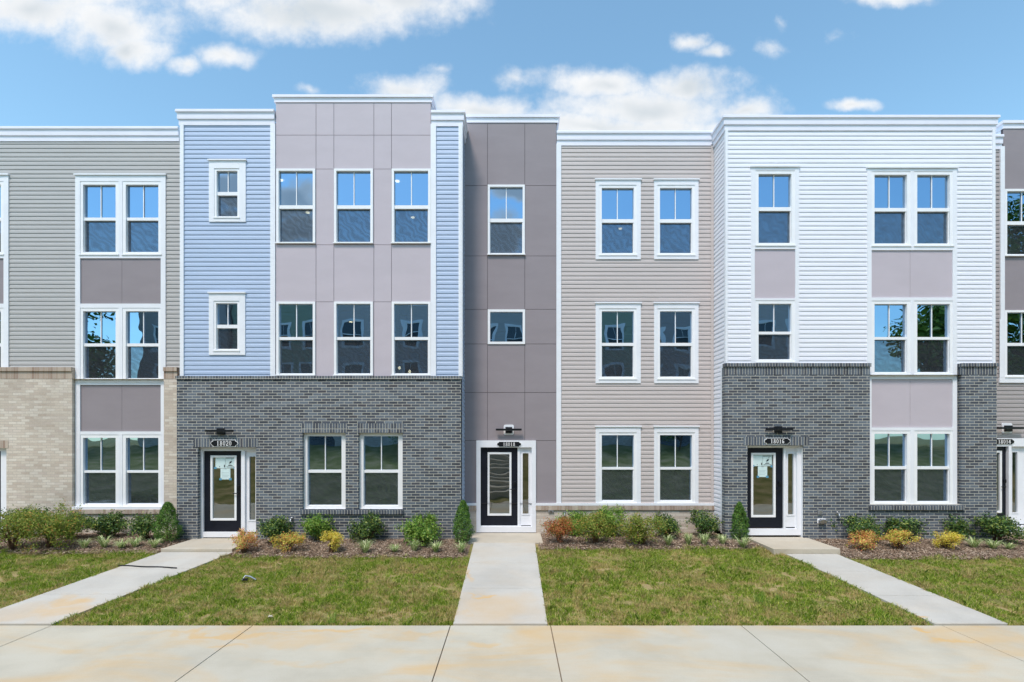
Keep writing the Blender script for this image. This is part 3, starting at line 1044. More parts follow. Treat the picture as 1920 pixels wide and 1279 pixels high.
mb.box(PX(143, R_Y), PX(312, R_Y), BA - .02, R_Y, PZ(954, R_Y) + .001, PZ(949, R_Y))
A.part(mb, 'window_sill', 'white_trim')
mb = MB()
mb.box(-14.7, PX(24, R_Y), BA - .006, BA - .001, PZ(840, R_Y), PZ(826, R_Y))
A.part(mb, 'brick_lintel', 'tan_soldier')
mb = MB()
sweep(mb, [(XA0, R_Y), (XA1 - .01, R_Y)], cornice_profile(PZ(266, R_Y), PZ(240, R_Y)))
A.part(mb, 'cornice', 'cap_metal')
A.shell(XA0, XA1, R_Y + .02, PZ(246, R_Y))
LV = [(0.55, 3.35), (3.65, 6.60), (6.90, 9.60)]
A.rooms(XA0, XA1, R_Y, LV)
# door at the left edge
mb = MB()
Yd = R_Y + .05
mb.box(PX(6, Yd), PX(20, Yd), Yd - .06, Yd + .02, .38, PZ(840, Yd))
mb.box(-14.6, PX(6, Yd), Yd - .06, Yd + .02, PZ(846, Yd), PZ(840, Yd))
mb.box(-14.6, PX(6, Yd), Yd - .06, Yd + .02, .38, .46)
mb.box(-14.6, -14.45, Yd - .06, Yd + .02, .46, PZ(846, Yd))
A.part(mb, 'door_frame', 'white_trim')
A.door(-66, 6, 846, 992, -54, -7, 852, 970, Yd)
A.sidelight(-110, -66, 846, 992, -96, -80, 852, 970, Yd)

# ------------------------------------------------------------------ house B: blue siding over slate brick, 18020
XB0, XB1 = PX(339, F_Y), PX(866, F_Y)
Bh = House('townhouse', (XB0 + XB1) / 2, F_Y, 'blue siding townhouse over dark slate brick with a raised lavender panel front, house number 18020')
PB = F_Y - .012
for g in ((407, 446, 321, 360, 368, 406), (406, 446, 569, 609, 617, 655)):
    Bh.window(*g, F_Y, fr=4, top=4, bot=4)
sm_holes = list(Bh.holes)
Bh.casing(393, 462, 303, 417, F_Y, 403, 450, 317, 410)
Bh.casing(393, 461, 551, 666, F_Y, 402, 450, 565, 659)
nb = len(Bh.holes)
for (a, b) in ((523, 587), (631, 695), (739, 803)):
    Bh.window(a, b, 321, 385, 393, 454, PB, fr=4.5, top=4, bot=3)
    Bh.window(a, b, 570, 632, 639, 701, PB, fr=4.5, top=4, bot=3.5)
ctr = Bh.holes[nb:]
Bh.part(siding(MB(), PX(345, F_Y), PX(509, F_Y), PZ(706, F_Y), PZ(234, F_Y), F_Y, sm_holes), 'siding_wall', 'blue_siding')
Bh.part(siding(MB(), PX(817, F_Y), PX(861, F_Y), PZ(706, F_Y), PZ(236, F_Y), F_Y), 'siding_wall', 'blue_siding')
mb = MB()
siding(mb, F_Y + .02, R_Y + .0, 0.32, PZ(236, F_Y), XB1 - .012, face='right')
Bh.part(mb, 'side_wall', 'blue_siding')
for a, b in ((339, 346), (508, 517), (808, 818)):
    Bh.part(MB().box(PX(a, F_Y), PX(b, F_Y), F_Y - .038, F_Y + .01, PZ(706, F_Y), PZ(234, F_Y)), 'corner_trim', 'white_trim')
mb = MB()
mb.box(PX(860, F_Y), XB1 - .012, F_Y - .038, F_Y + .01, PZ(706, F_Y), PZ(234, F_Y))
mb.box(XB1 - .01, XB1 + .018, F_Y - .038, F_Y + .06, PZ(706, F_Y), PZ(234, F_Y))
Bh.part(mb, 'corner_trim', 'white_trim')
Bh.panels([517, 592.5, 626, 701, 734, 808], [190, 253.5, 317, 459, 566, 706], PB, 'lavender_panel', holes=ctr)
zt = PZ(181, F_Y)
mb = MB()
xl, xr = PX(517, F_Y), PX(808, F_Y)
sweep(mb, [(xl, F_Y + 3), (xl, F_Y), (xr, F_Y), (xr, F_Y + 3)], cornice_profile(PZ(193, F_Y), PZ(179, F_Y), .06, thin=True))
Bh.part(mb, 'parapet_cap', 'cap_metal')
mb = MB()
mb.box(xl + .002, xr - .002, F_Y + .02, F_Y + 3.0, PZ(230, F_Y), PZ(186, F_Y))
Bh.part(mb, 'parapet', 'white_trim')
mb = MB()
sweep(mb, [(XB0, F_Y + 1.2), (XB0, F_Y), (PX(516, F_Y), F_Y)], cornice_profile(PZ(236, F_Y), PZ(208, F_Y)))
Bh.part(mb, 'cornice', 'cap_metal')
mb = MB()
sweep(mb, [(PX(809, F_Y), F_Y), (XB1, F_Y), (XB1, F_Y + 2.5)], cornice_profile(PZ(238, F_Y), PZ(210, F_Y)))
Bh.part(mb, 'cornice', 'cap_metal')
mb = MB()
sx0, sx1 = PX(331.5, B_Y), PX(864, B_Y)
w1 = (567, 648, 812, 955)
w2 = (672, 755, 812, 955)
hB = [(PX(a, B_Y), PX(b, B_Y), PZ(d, B_Y), PZ(c, B_Y)) for a, b, c, d in (w1, w2)] + [(PX(371, B_Y), PX(480, B_Y), .2, PZ(839, B_Y))]
zcap = PZ(705, B_Y)
flat_wall(mb, sx0, sx1, .2, zcap - .085, B_Y, hB, .20)
Bh.part(mb, 'brick_wall', 'slate_brick')
mb = MB()
mb.box(sx0 - .02, sx1 + .02, B_Y - .03, F_Y + .02, zcap - .083, zcap - .003)
Bh.part(mb, 'brick_cap', 'slate_soldier', bevel=.004)
for (a, b, c, d) in ((565, 651, 794, 811.5), (669, 757, 794, 811.5), (363, 484, 822, 838.5)):
    mb = MB()
    mb.box(PX(a, B_Y), PX(b, B_Y), B_Y - .006, B_Y + .10, PZ(d, B_Y), PZ(c, B_Y))
    Bh.part(mb, 'brick_lintel', 'slate_soldier')
mb = MB()
mb.box(PX(564, B_Y), PX(757, B_Y), B_Y - .05, B_Y + .09, PZ(964, B_Y), PZ(956, B_Y))
Bh.part(mb, 'brick_sill', 'slate_soldier', bevel=.004)
YW = F_Y + .0
for (a, b) in ((577, 641), (682, 747)):
    Bh.window(a, b, 818, 881, 888, 948, YW, fr=9, top=8, bot=7)
Bh.shell(XB0 + .02, XB1 - .012, F_Y + .03, PZ(214, F_Y))
Bh.rooms(XB0, XB1, F_Y, LV)
for (px, py) in ((745, 339), (774, 407), (527, 337), (577, 398)):
    Bh.downlight(px, py, 9.6)
Bh.downlight(658, 603, 6.6)
for px, py, Yp in ((749, 690, 15.2), (768, 697, 14.6)):
    x, z = PX(px, Yp), PZ(py, Yp)
    k = MB().tube([(x, Yp, z + .05), (x, Yp, 6.6)], .006, 6).build('pendant_lamp', 'black_metal', Bh.root)
    k2 = MB().tube([(x, Yp, z - .05), (x, Yp, z - .02), (x, Yp, z + .02), (x, Yp, z + .05)], [.01, .04, .04, .015], 10).build('bulb', 'lamp_glow', k)
# entrance 18020
Yd = B_Y + .16


def frame_boards(H, rectlist, Y, d=.05):
    mb = MB()
    for (a, b, c, e) in rectlist:
        mb.box(PX(a, Y), PX(b, Y), Y - d, Y + .06, PZ(e, Y), PZ(c, Y))
    return H.part(mb, 'door_frame', 'white_trim', bevel=.003)


frame_boards(Bh, [(370, 383, 838, 1000), (383, 483, 838, 845.5), (454, 461, 845.5, 997), (383, 454, 997, 1007), (370, 383, 1000, 1009), (461, 483, 1000, 1007)], Yd)
Bh.door(383, 454, 845.5, 997, 396, 443, 855, 975, Yd)
Bh.sidelight(461, 484, 845.5, 1000, 468, 484 - 4.5, 856, 975, Yd)

# ------------------------------------------------------------------ house C: charcoal panels and beige siding, 18018
XC0, XC1 = XB1 + .01, PX(1336, R_Y)
Ch = House('townhouse', (XC0 + XC1) / 2, R_Y, 'set-back townhouse with a charcoal panel tower and beige siding, house number 18018')
PC = R_Y - .012
Ch.window(918.5, 980, 351, 410, 418, 475, PC, fr=4, top=4, bot=3.5)
Ch.fixed_window(919, 980, 585, 641, PC)
th = list(Ch.holes)
door_h = (PX(896, R_Y), PX(1002, R_Y), .2, PZ(829, R_Y))
Ch.panels([866, 914, 984, 1043], [228, 348, 480, 580, 645, 736, 826, 944], PC, 'charcoal_panel', holes=th + [door_h])
xt = PX(1043, R_Y)
nb = len(Ch.holes)
for (a, b) in ((1128, 1188), (1237, 1297)):
    for r, bt in (((353, 411, 419, 475), 0), ((584, 643, 650, 707), 0), ((816, 876, 882, 939), 1)):
        Ch.window(a, b, *r, R_Y, fr=5, top=5, bot=5)
bw = Ch.holes[nb:]
for (a, b) in ((1116.5, 1201), (1226, 1309)):
    ia, ib = (1123, 1193) if a < 1200 else (1232, 1302)
    for (y0, y1, iy0, iy1) in ((339, 487, 348, 480), (570, 719, 579, 712), (801, 943, 811, 943.2)):
        Ch.casing(a, b, y0, y1, R_Y, ia, ib, iy0, iy1)
mb = MB()
siding(mb, PX(1050, R_Y), PX(1337, R_Y), PZ(943, R_Y), PZ(270, R_Y), R_Y, bw)
Ch.part(mb, 'siding_wall', 'beige_siding')
mb = MB()
mb.box(xt, PX(1052, R_Y), R_Y - .04, R_Y + .01, PZ(943, R_Y), PZ(272, R_Y))
Ch.part(mb, 'corner_trim', 'white_trim')
mb = MB()
mb.box(PX(1332.5, R_Y), PX(1336, R_Y) + .02, R_Y - .03, R_Y - .002, PZ(943, R_Y), PZ(272, R_Y))
Ch.part(mb, 'corner_trim', 'beige_siding')
mb = MB()
mb.box(XC0, PX(893, R_Y), R_Y - .06, R_Y, PZ(947.5, R_Y), PZ(943.2, R_Y))
mb.box(PX(1005, R_Y), XC1 + .02, R_Y - .06, R_Y, PZ(947.5, R_Y), PZ(943.2, R_Y))
Ch.part(mb, 'water_table', 'white_trim')
YB2 = R_Y - .03
for (a, b) in ((XC0, PX(893.5, R_Y)), (PX(1004.5, R_Y), XC1 + .03)):
    mb = MB()
    mb.box(a, b, YB2 - .035, YB2 + .10, PZ(956, R_Y), PZ(948, R_Y))
    Ch.part(mb, 'brick_cap', 'tan_soldier', bevel=.003)
    mb = MB()
    flat_wall(mb, a, b, .2, PZ(956, R_Y) - .001, YB2, (), .1)
    Ch.part(mb, 'brick_wall', 'tan_brick')
mb = MB()
sweep(mb, [(XC0 - .3, R_Y), (xt + .03, R_Y), (xt + .03, R_Y + 3.0)], cornice_profile(PZ(231, R_Y), PZ(216, R_Y), .06, thin=True))
Ch.part(mb, 'parapet_cap', 'cap_metal')
mb = MB()
mb.box(XC0, xt + .02, R_Y + .05, R_Y + 3.0, PZ(262, R_Y), PZ(222, R_Y))
Ch.part(mb, 'parapet', 'white_trim')
mb = MB()
sweep(mb, [(xt + .01, R_Y), (XC1 + .02, R_Y)], cornice_profile(PZ(274, R_Y), PZ(248, R_Y)))
Ch.part(mb, 'cornice', 'cap_metal')
Ch.shell(XC0, XC1, R_Y + .03, PZ(254, R_Y))
Ch.rooms(XC0, XC1, R_Y, LV)
Ch.downlight(1163, 428, 9.6)
Yd = R_Y + .03
# surround boards proud of the panels, slab set back
mb = MB()
Ys = R_Y - .05
for (a, b, c, e) in ((893, 901, 826, 998.5), (997, 1005, 826, 998.5), (901, 997, 826, 839), (901, 997, 987.5, 998.5)):
    mb.box(PX(a, Ys), PX(b, Ys), Ys, R_Y + .08, PZ(e, Ys), PZ(c, Ys))
Ch.part(mb, 'door_frame', 'white_trim', bevel=.003)
Ch.door(901, 970.5, 839.5, 985.5, 915, 958, 849, 966, Yd)
mb = MB()
mb.box(PX(970.5, Yd), PX(975, Yd), Yd - .03, Yd + .05, PZ(987.5, Yd), PZ(839, Yd))
mb.box(PX(901, Yd), PX(970.5, Yd), Yd - .03, Yd + .05, PZ(988, Yd), PZ(985.5, Yd))
Ch.part(mb, 'door_post', 'white_trim')
Ch.sidelight(975, 997.5, 839, 987.5, 980, 991, 850, 963.5, Yd)

# ------------------------------------------------------------------ house D: white siding over slate brick, 18016
XD0, XD1 = PX(1360, F_Y), PX(1863, F_Y)
D = House('townhouse', (XD0 + XD1) / 2, F_Y, 'white siding townhouse over slate brick with a tall paired window bay, number 18016')
bay(D, 1407, 1497, 315, 681.5, [(1421.5, 1483)], F_Y, [(327, 388.5, 397, 456), (570, 622, 628.5, 674.5)], [(468, 560)], 'lavender_panel', [], 7)
bay(D, 1624.5, 1792.5, 317, 948, [(1638.5, 1699.5), (1718.5, 1779.5)], F_Y, [(328.5, 390, 398, 457), (570.5, 632, 638.5, 698.5), (813.5, 874.5, 881.5, 941)],
    [(470, 558.5), (711.5, 801.5)], 'lavender_panel', [1706], 8)
mb = MB()
siding(mb, XD0 + .02, XD1 - .02, PZ(683, F_Y), PZ(243, F_Y), F_Y, D.holes)
D.part(mb, 'siding_wall', 'white_siding')
mb = MB()
siding(mb, F_Y + .03, R_Y, .50, PZ(243, F_Y), XD0 + .012, face='left')
D.part(mb, 'side_wall', 'white_siding')
mb = MB()
mb.box(XD0 + .02, XD0 + .10, F_Y + .05, R_Y + .1, .2, .50)
D.part(mb, 'foundation', 'grey_plastic')
D.part(MB().box(XD0 - .012, XD0 + .05, F_Y - .038, F_Y + .05, PZ(682, F_Y), PZ(243, F_Y)), 'corner_trim', 'white_trim')
D.part(MB().box(XD1 - .055, XD1 + .012, F_Y - .038, F_Y + .05, PZ(682, F_Y), PZ(243, F_Y)), 'corner_trim', 'white_trim')
mb = MB()
mb.box(XD0 - .012, XD0 + .02, B_Y + .205, F_Y + .25, .46, PZ(684, F_Y))
D.part(mb, 'corner_trim', 'white_trim')
mb = MB()
sweep(mb, [(XD0, F_Y + 3.0), (XD0, F_Y), (XD1, F_Y), (XD1, F_Y + 3.0)], cornice_profile(PZ(246, F_Y), PZ(219, F_Y)))
D.part(mb, 'cornice', 'cap_metal')
zcap = PZ(681, B_Y)
bx0, bx1 = PX(1360, B_Y), PX(1869, B_Y)
byL, byR = PX(1631, B_Y), PX(1803, B_Y)
mb = MB()
hD = [(PX(1401.5, B_Y), PX(1506.5, B_Y), .2, PZ(836, B_Y)), (byL, byR, PZ(946, B_Y), 50)]
flat_wall(mb, bx0, bx1, .2, zcap - .275, B_Y, hD, .20)
D.part(mb, 'brick_wall', 'slate_brick')
for a, b in ((bx0, byL), (byR, bx1)):
    D.part(MB().box(a - .0, b + .0, B_Y - .004, B_Y + .20, zcap - .273, zcap - .088), 'soldier_course', 'slate_soldier')
    D.part(MB().box(a - .015, b + .015, B_Y - .035, F_Y + .02, zcap - .086, zcap - .002), 'brick_cap', 'slate_soldier', bevel=.004)
D.part(MB().box(PX(1628, B_Y), PX(1806, B_Y), B_Y - .05, F_Y - .035, PZ(956, B_Y), PZ(948, B_Y)), 'brick_sill', 'slate_soldier', bevel=.004)
D.part(MB().box(byL, byR, F_Y - .04, F_Y + .1, PZ(951, B_Y), PZ(946, F_Y)), 'window_sill', 'white_trim')
D.part(MB().box(PX(1394, B_Y), PX(1517, B_Y), B_Y - .006, B_Y + .1, PZ(835, B_Y), PZ(819, B_Y)), 'brick_lintel', 'slate_soldier')
D.shell(XD0 + .02, XD1 - .02, F_Y + .03, PZ(224, F_Y))
D.rooms(XD0, XD1, F_Y, LV)
Yd = B_Y + .16
frame_boards(D, [(1384, 1399.5, 838, 1003), (1399.5, 1501, 834, 839.5), (1467.5, 1471, 839.5, 991), (1492, 1501, 839.5, 991), (1399.5, 1501, 991, 1003)], Yd)
D.door(1399.5, 1467.5, 839.5, 989.5, 1409, 1453, 850, 969, Yd)
D.sidelight(1471, 1492.5, 839.5, 991, 1477, 1487.5, 851, 965, Yd)
# right-hand jamb board of the recess
D.part(MB().box(PX(1501, Yd), PX(1506.5, B_Y) - .001, B_Y + .03, Yd + .05, .38, PZ(837, B_Y)), 'door_frame', 'white_trim')

# ------------------------------------------------------------------ house E: taupe siding and charcoal panels, 18014
XE0, XE1 = XD1 + .01, 20.5
E = House('townhouse', (XE0 + XE1) / 2, R_Y, 'set-back townhouse at the right edge, taupe siding and charcoal panels, house number 18014')
PE = R_Y - .012
for (a, b) in ((1887, 1949), (1969, 2031)):
    E.window(a, b, 359, 415, 423, 477, PE, fr=4, top=4, bot=4)
    E.window(a, b, 586, 643, 650, 704, PE, fr=4, top=4, bot=4)
he = list(E.holes)
E.panels([1881, 1959, 2040, 2110, 2190], [240, 355, 482, 582, 708], PE, 'charcoal_panel', holes=he)
E.part(MB().box(PX(1873, R_Y), PX(1881, R_Y), R_Y - .045, R_Y + .01, PZ(708, R_Y), PZ(276, R_Y)), 'corner_trim', 'white_trim')
E.part(MB().box(PX(1871, R_Y), PX(2190, R_Y), R_Y - .046, R_Y + .01, PZ(718, R_Y), PZ(708.2, R_Y)), 'band_trim', 'white_trim')
E.part(MB().box(PX(1871, R_Y), PX(1881, R_Y), R_Y - .048, R_Y - .0455, PZ(708.1, R_Y), PZ(600, R_Y)), 'corner_trim', 'white_trim')
mb = MB()
siding(mb, XE0, PX(1873, R_Y), PZ(718, R_Y), PZ(280, R_Y), R_Y)
E.part(mb, 'siding_wall', 'taupe_siding')
mb = MB()
eh = (XE0 - 1, PX(1960, R_Y), .2, PZ(822, R_Y))
siding(mb, XE0, XE1, .9, PZ(718, R_Y), R_Y, [eh])
E.part(siding(MB(), PX(2190, R_Y), XE1, PZ(718, R_Y), PZ(280, R_Y), R_Y), 'siding_wall', 'taupe_siding')
E.part(mb, 'siding_wall', 'taupe_siding')
for (a, b) in ((XE0, PX(1830, R_Y)), (PX(1960, R_Y), XE1)):
    if b > a:
        E.part(flat_wall(MB(), a, b, .2, .9, R_Y - .03, (), .1), 'brick_wall', 'tan_brick')
E.part(sweep(MB(), [(XE0 - .3, R_Y), (PX(1877, R_Y), R_Y)], cornice_profile(PZ(281, R_Y), PZ(255, R_Y))), 'cornice', 'cap_metal')
E.part(sweep(MB(), [(PX(1881, R_Y), R_Y + 2), (PX(1881, R_Y), R_Y), (PX(2190, R_Y), R_Y)], cornice_profile(PZ(242, R_Y), PZ(227, R_Y), .06, thin=True)), 'parapet_cap', 'cap_metal')
E.part(MB().box(PX(1880, R_Y), PX(2190, R_Y), R_Y + .05, R_Y + 2, PZ(280, R_Y), PZ(234, R_Y)), 'parapet', 'white_trim')
E.shell(XE0, XE1, R_Y + .03, PZ(262, R_Y))
E.rooms(XE0, XE1, R_Y, LV)
mb = MB()
for (a, b, c, e) in ((1826, 1832, 822, 998), (1952, 1960, 822, 998), (1832, 1952, 822, 837), (1832, 1952, 985, 998), (1888, 1893, 837, 985)):
    mb.box(PX(a, R_Y), PX(b, R_Y), R_Y - .05, R_Y + .08, PZ(e, R_Y), PZ(c, R_Y))
E.part(mb, 'door_frame', 'white_trim')
Yd = R_Y + .03
E.door(1832, 1888, 837, 981, 1842, 1877, 846, 961, Yd)
E.sidelight(1893, 1952, 837, 985, 1897, 1907, 848, 961, Yd)

# ------------------------------------------------------------------ fixtures: lamps, number signs, notices, taps
DIG = {  # strokes in a 0.62 x 1 cell: (points, thick)
    '1': [([(.31, .04), (.31, .96)], .13), ([(.18, .03), (.44, .03)], .06), ([(.20, .84), (.31, .94)], .08)],
    '8': [('ring', .31, .74, .20, .22, .10, .07), ('ring', .31, .27, .24, .25, .11, .08)],
    '0': [('ring', .31, .5, .24, .47, .11, .07)],
    '2': [([(.10, .72), (.14, .88), (.28, .95), (.42, .90), (.50, .74), (.44, .56), (.28, .34), (.10, .08)], .13), ([(.08, .07), (.54, .07)], .13), ([(.53, .05), (.55, .22)], .07)],
    '6': [('ring', .31, .29, .22, .26, .14, .08), ([(.50, .90), (.34, .92), (.20, .78), (.12, .55), (.10, .32)], .12)],
    '4': [([(.40, .03), (.40, .96)], .15), ([(.40, .94), (.05, .30), (.60, .30)], .08)],
}


def digit(mb, ch, x, z, w, h, Y):
    for s in DIG[ch]:
        if s[0] == 'ring':
            _, cx, cz, rx, rz, ts, tt = s
            N = 20
            ring = []
            for k in range(N):
                a = 2 * math.pi * k / N
                ca, sa = math.cos(a), math.sin(a)
                ring.append(((cx + rx * ca, cz + rz * sa), (cx + (rx - ts) * ca, cz + (rz - tt) * sa)))
            for k in range(N):
                (o0, i0), (o1, i1) = ring[k], ring[(k + 1) % N]
                mb.prism([(x + p[0] * w, z + p[1] * h) for p in (o0, o1, i1, i0)], Y - .006, Y)
        else:
            pts, th = s
            for (p, q) in zip(pts[:-1], pts[1:]):
                d = Vector((q[0] - p[0], q[1] - p[1])).normalized()
                nx, nz = -d.y * th / 2, d.x * th / 2
                ex, ez = d.x * .02, d.y * .02
                mb.prism([(x + a * w, z + b * h) for a, b in ((p[0] - nx - ex, p[1] - nz - ez), (q[0] - nx + ex, q[1] - nz + ez), (q[0] + nx + ex, q[1] + nz + ez), (p[0] + nx - ex, p[1] + nz - ez))], Y - .006, Y)


def number_sign(txt, px0, px1, py0, py1, Y, label):
    x0, x1, z1, z0 = PX(px0, Y), PX(px1, Y), PZ(py0, Y), PZ(py1, Y)
    cx, cz, w, h = (x0 + x1) / 2, (z0 + z1) / 2, x1 - x0, z1 - z0
    root = empty('house_number_sign', (cx, Y, z0), label, 'number sign', 'black house number plaques')

    def shape(g):
        e = h * .28
        pts = [(-w / 2 + e * 1.3, h / 2), (w / 2 - e * 1.3, h / 2), (w / 2 - e * 1.1, h * .30), (w / 2 - e * .4, h * .25), (w / 2, 0), (w / 2 - e * .4, -h * .25), (w / 2 - e * 1.1, -h * .30),
               (w / 2 - e * 1.3, -h / 2), (-w / 2 + e * 1.3, -h / 2), (-w / 2 + e * 1.1, -h * .30), (-w / 2 + e * .4, -h * .25), (-w / 2, 0), (-w / 2 + e * .4, h * .25), (-w / 2 + e * 1.1, h * .30)]
        return [(cx + p[0] * (1 - g * 2 / w), cz + p[1] * (1 - g * 2 / h)) for p in pts][::-1]
    MB().prism(shape(0), Y - .010, Y - .001).build('rim', 'white_paint', root)
    MB().prism(shape(.013), Y - .016, Y - .0105).build('plate', 'black_metal', root)
    mb = MB()
    dh = h * .70
    dw = dh * .62 * .98
    total = len(txt) * dw
    for i, ch in enumerate(txt):
        digit(mb, ch, cx - total / 2 + i * dw + dw * .02, cz - dh / 2, dh * .93, dh, Y - .0165)
    mb.build('digits', 'white_paint', root)


number_sign('18020', 395, 447, 824.5, 838, B_Y - .007, 'black plaque reading 18020 on the slate brick lintel left of centre')
number_sign('18018', 931, 978, 827.5, 838.5, R_Y - .052, 'black plaque reading 18018 on white trim above the middle door')
number_sign('18016', 1432, 1482, 821, 833.5, B_Y - .007, 'black plaque reading 18016 on the slate brick lintel beside white siding')
number_sign('18014', 1862, 1902, 822.5, 834, R_Y - .052, 'black plaque reading 18014, partly hidden by the brick corner at the right edge')


def wall_lamp(cx, cy, half, Y, plate, label):
    x, z = PX(cx, Y), PZ(cy, Y)
    hw = half / 960 * Y
    root = empty('wall_lamp', (x, Y, z), label, 'wall lamp', 'black bar lamps above the doors')
    y = Y
    if plate:
        MB().prism([(x + math.copysign(min(abs(c), 1), c) * 0, z) for c in ()] or
                   [(x - .13, z - .10), (x - .13, z + .10), (x - .10, z + .13), (x + .10, z + .13), (x + .13, z + .10), (x + .13, z - .10), (x + .10, z - .13), (x - .10, z - .13)],
                   Y - .022, Y - .001).build('mounting_block', 'white_trim', root)
        y = Y - .022
    MB().box(x - .085, x + .085, y - .06, y - .001, z - .085, z + .07).build('housing', 'black_metal', root, bevel=.006)
    MB().box(x - hw, x + hw, y - .11, y - .062, z - .018, z + .03).build('light_bar', 'black_metal', root, bevel=.004)
    MB().box(x - hw + .02, x + hw - .02, y - .10, y - .07, z - .024, z - .0185).build('diffuser', 'grey_plastic', root)


wall_lamp(415, 808.5, 26, B_Y, False, 'black bar wall lamp on the slate brick of the blue siding house')
wall_lamp(954, 806, 24, R_Y - .012, True, 'black bar wall lamp with white square block on the charcoal panels')
wall_lamp(1458, 805, 25, B_Y, False, 'black bar wall lamp on the slate brick of the white siding house')
wall_lamp(1887, 803, 24, R_Y - .016, True, 'black bar wall lamp on taupe siding at the right edge')


def notice(x0, x1, y0, y1, Y, kind, label, grp='paper notices taped inside the door glass'):
    X0, X1, Z1, Z0 = PX(x0, Y), PX(x1, Y), PZ(y0, Y), PZ(y1, Y)
    root = empty('paper_notice', ((X0 + X1) / 2, Y, Z0), label, 'paper notice', grp)
    MB().box(X0, X1, Y - .0015, Y, Z0, Z1).build('sheet', 'paper', root)
    w, h = X1 - X0, Z1 - Z0
    ink = MB()
    y0_, y1_ = Y - .0022, Y - .0016
    if kind == 'drawing':
        ink.box(X0 + w * .04, X1 - w * .10, y0_, y1_, Z1 - h * .12, Z1 - h * .06)
        ink.box(X0 + w * .10, X1 - w * .04, y0_, y1_, Z0 + h * .08, Z0 + h * .14)
        ink.prism([(X0 + w * .35, Z0 + h * .40), (X0 + w * .48, Z0 + h * .60), (X0 + w * .70, Z0 + h * .66), (X0 + w * .62, Z0 + h * .48), (X0 + w * .5, Z0 + h * .42)], y0_, y1_)
        ink.prism([(X0 + w * .22, Z0 + h * .22), (X0 + w * .40, Z0 + h * .32), (X0 + w * .66, Z0 + h * .30), (X0 + w * .80, Z0 + h * .22)], y0_, y1_)
        ink.box(X0 + w * .66, X0 + w * .72, y0_, y1_, Z0 + h * .72, Z0 + h * .82)
        ink.build('print', 'ink', root)
    elif kind == 'letter':
        ink.box(X0 + w * .33, X0 + w * .62, y0_, y1_, Z1 - h * .06, Z1 - h * .02)
        for k in range(4):
            ink.box(X0 + w * .14, X1 - w * (.14 + .1 * (k % 2)), y0_, y1_, Z1 - h * (.38 + .13 * k), Z1 - h * (.36 + .13 * k))
        ink.build('print', 'pale_ink', root)
    else:
        ink.box(X1 - w * .14, X1 - w * .04, y0_, y1_, Z0 + h * .08, Z0 + h * .30)
        ink.box(X0 + w * .40, X0 + w * .46, y0_, y1_, Z0 + h * .08, Z0 + h * .18)
        ink.build('print', 'ink', root)
    if kind != 'drawing':
        tp = MB()
        tp.box(X0 - .03, X0 + .03, Y - .003, Y - .0023, Z0 - .02, Z0 + .03)
        if kind == 'letter': tp.box(X1 - .03, X1 + .03, Y - .003, Y - .0023, Z0 - .02, Z0 + .03)
        tp.build('tape', 'blue_tape', root)
    else:
        tp = MB().box(X1 - .03, X1 + .02, Y - .003, Y - .0023, Z0 - .03, Z0 + .02)
        tp.build('tape', 'blue_tape', root)


Yn = B_Y + .16 + .012
notice(404, 422.6, 857, 878, Yn, 'plain', 'nearly blank paper, upper left notice on the blue house door')
notice(423, 440.5, 857, 878, Yn, 'drawing', 'paper with a dark drawing, upper right notice on the blue house door')
notice(413.5, 432, 878.6, 899, Yn, 'letter', 'printed letter, lowest notice on the blue house door')
notice(1412, 1429.6, 853.5, 874, Yn, 'plain', 'nearly blank paper, upper left notice on the white siding house door')
notice(1430, 1447, 853.5, 874, Yn, 'drawing', 'paper with a dark drawing, upper right notice on the white siding house door')
notice(1421, 1438.5, 874.6, 894.5, Yn, 'letter', 'printed letter, lowest notice on the white siding house door')


def outlet(px, py, w, h, Y, label, grp=None):
    x, z = PX(px, Y), PZ(py, Y)
    root = empty('outlet_box', (x, Y, z), label, 'outlet box', grp)
    w *= Y / 960; h *= Y / 960
    MB().box(x - w / 2, x + w / 2, Y - .035, Y - .001, z - h / 2, z + h / 2).build('cover', 'grey_plastic', root, bevel=.005)
    MB().box(x - w / 5, x + w / 5, Y - .04, Y - .0355, z - h / 4, z + h / 4).build('latch', 'steel', root)


def tap(px, py, Y, label):
    x, z = PX(px, Y), PZ(py, Y)
    root = empty('garden_tap', (x, Y, z), label, 'garden tap', 'outdoor taps low on the walls')
    MB().tube([(x, Y, z), (x, Y - .01, z)], .04, 14).build('flange', 'steel', root)
    MB().tube([(x, Y - .01, z), (x, Y - .09, z), (x, Y - .12, z - .05)], [.018, .018, .014], 10).build('spout', 'steel', root)
    hd = MB()
    for k in range(5):
        a = 2 * math.pi * k / 5
        hd.tube([(x, Y - .07, z + .04), (x + .035 * math.cos(a), Y - .07 + .035 * math.sin(a), z + .04)], .007, 6)
    hd.build('handle', 'steel', root)


outlet(508, 972, 8, 7, B_Y, 'grey outlet box on the slate brick below the blue siding')
tap(548, 973, B_Y, 'metal tap on slate brick under the left ground floor window of 18020')
outlet(1033, 958.5, 10, 5, YB2, 'grey outlet box on tan brick right of the middle door')
tap(1058, 962, YB2, 'metal tap on tan brick above the browned shrub')
outlet(1537, 960, 9, 9, B_Y, 'grey outlet box above the pale vent hood on slate brick')
tap(1569, 963, B_Y, 'metal tap on slate brick left of the tall white bay')
x, z = PX(1540, B_Y), PZ(977, B_Y)
root = empty('dryer_vent', (x, B_Y, z), 'pale rounded vent hood low on the slate brick beside door 18016', 'vent hood')
MB().box(x - .10, x + .10, B_Y - .012, B_Y - .001, z - .06, z + .06).build('base', 'white_paint', root, bevel=.006)
MB().prism([(x - .085, z - .05), (x - .085, z + .02), (x - .05, z + .05), (x + .05, z + .05), (x + .085, z + .02), (x + .085, z - .05)], B_Y - .09, B_Y - .0125).build('hood', 'steel', root, bevel=.01)

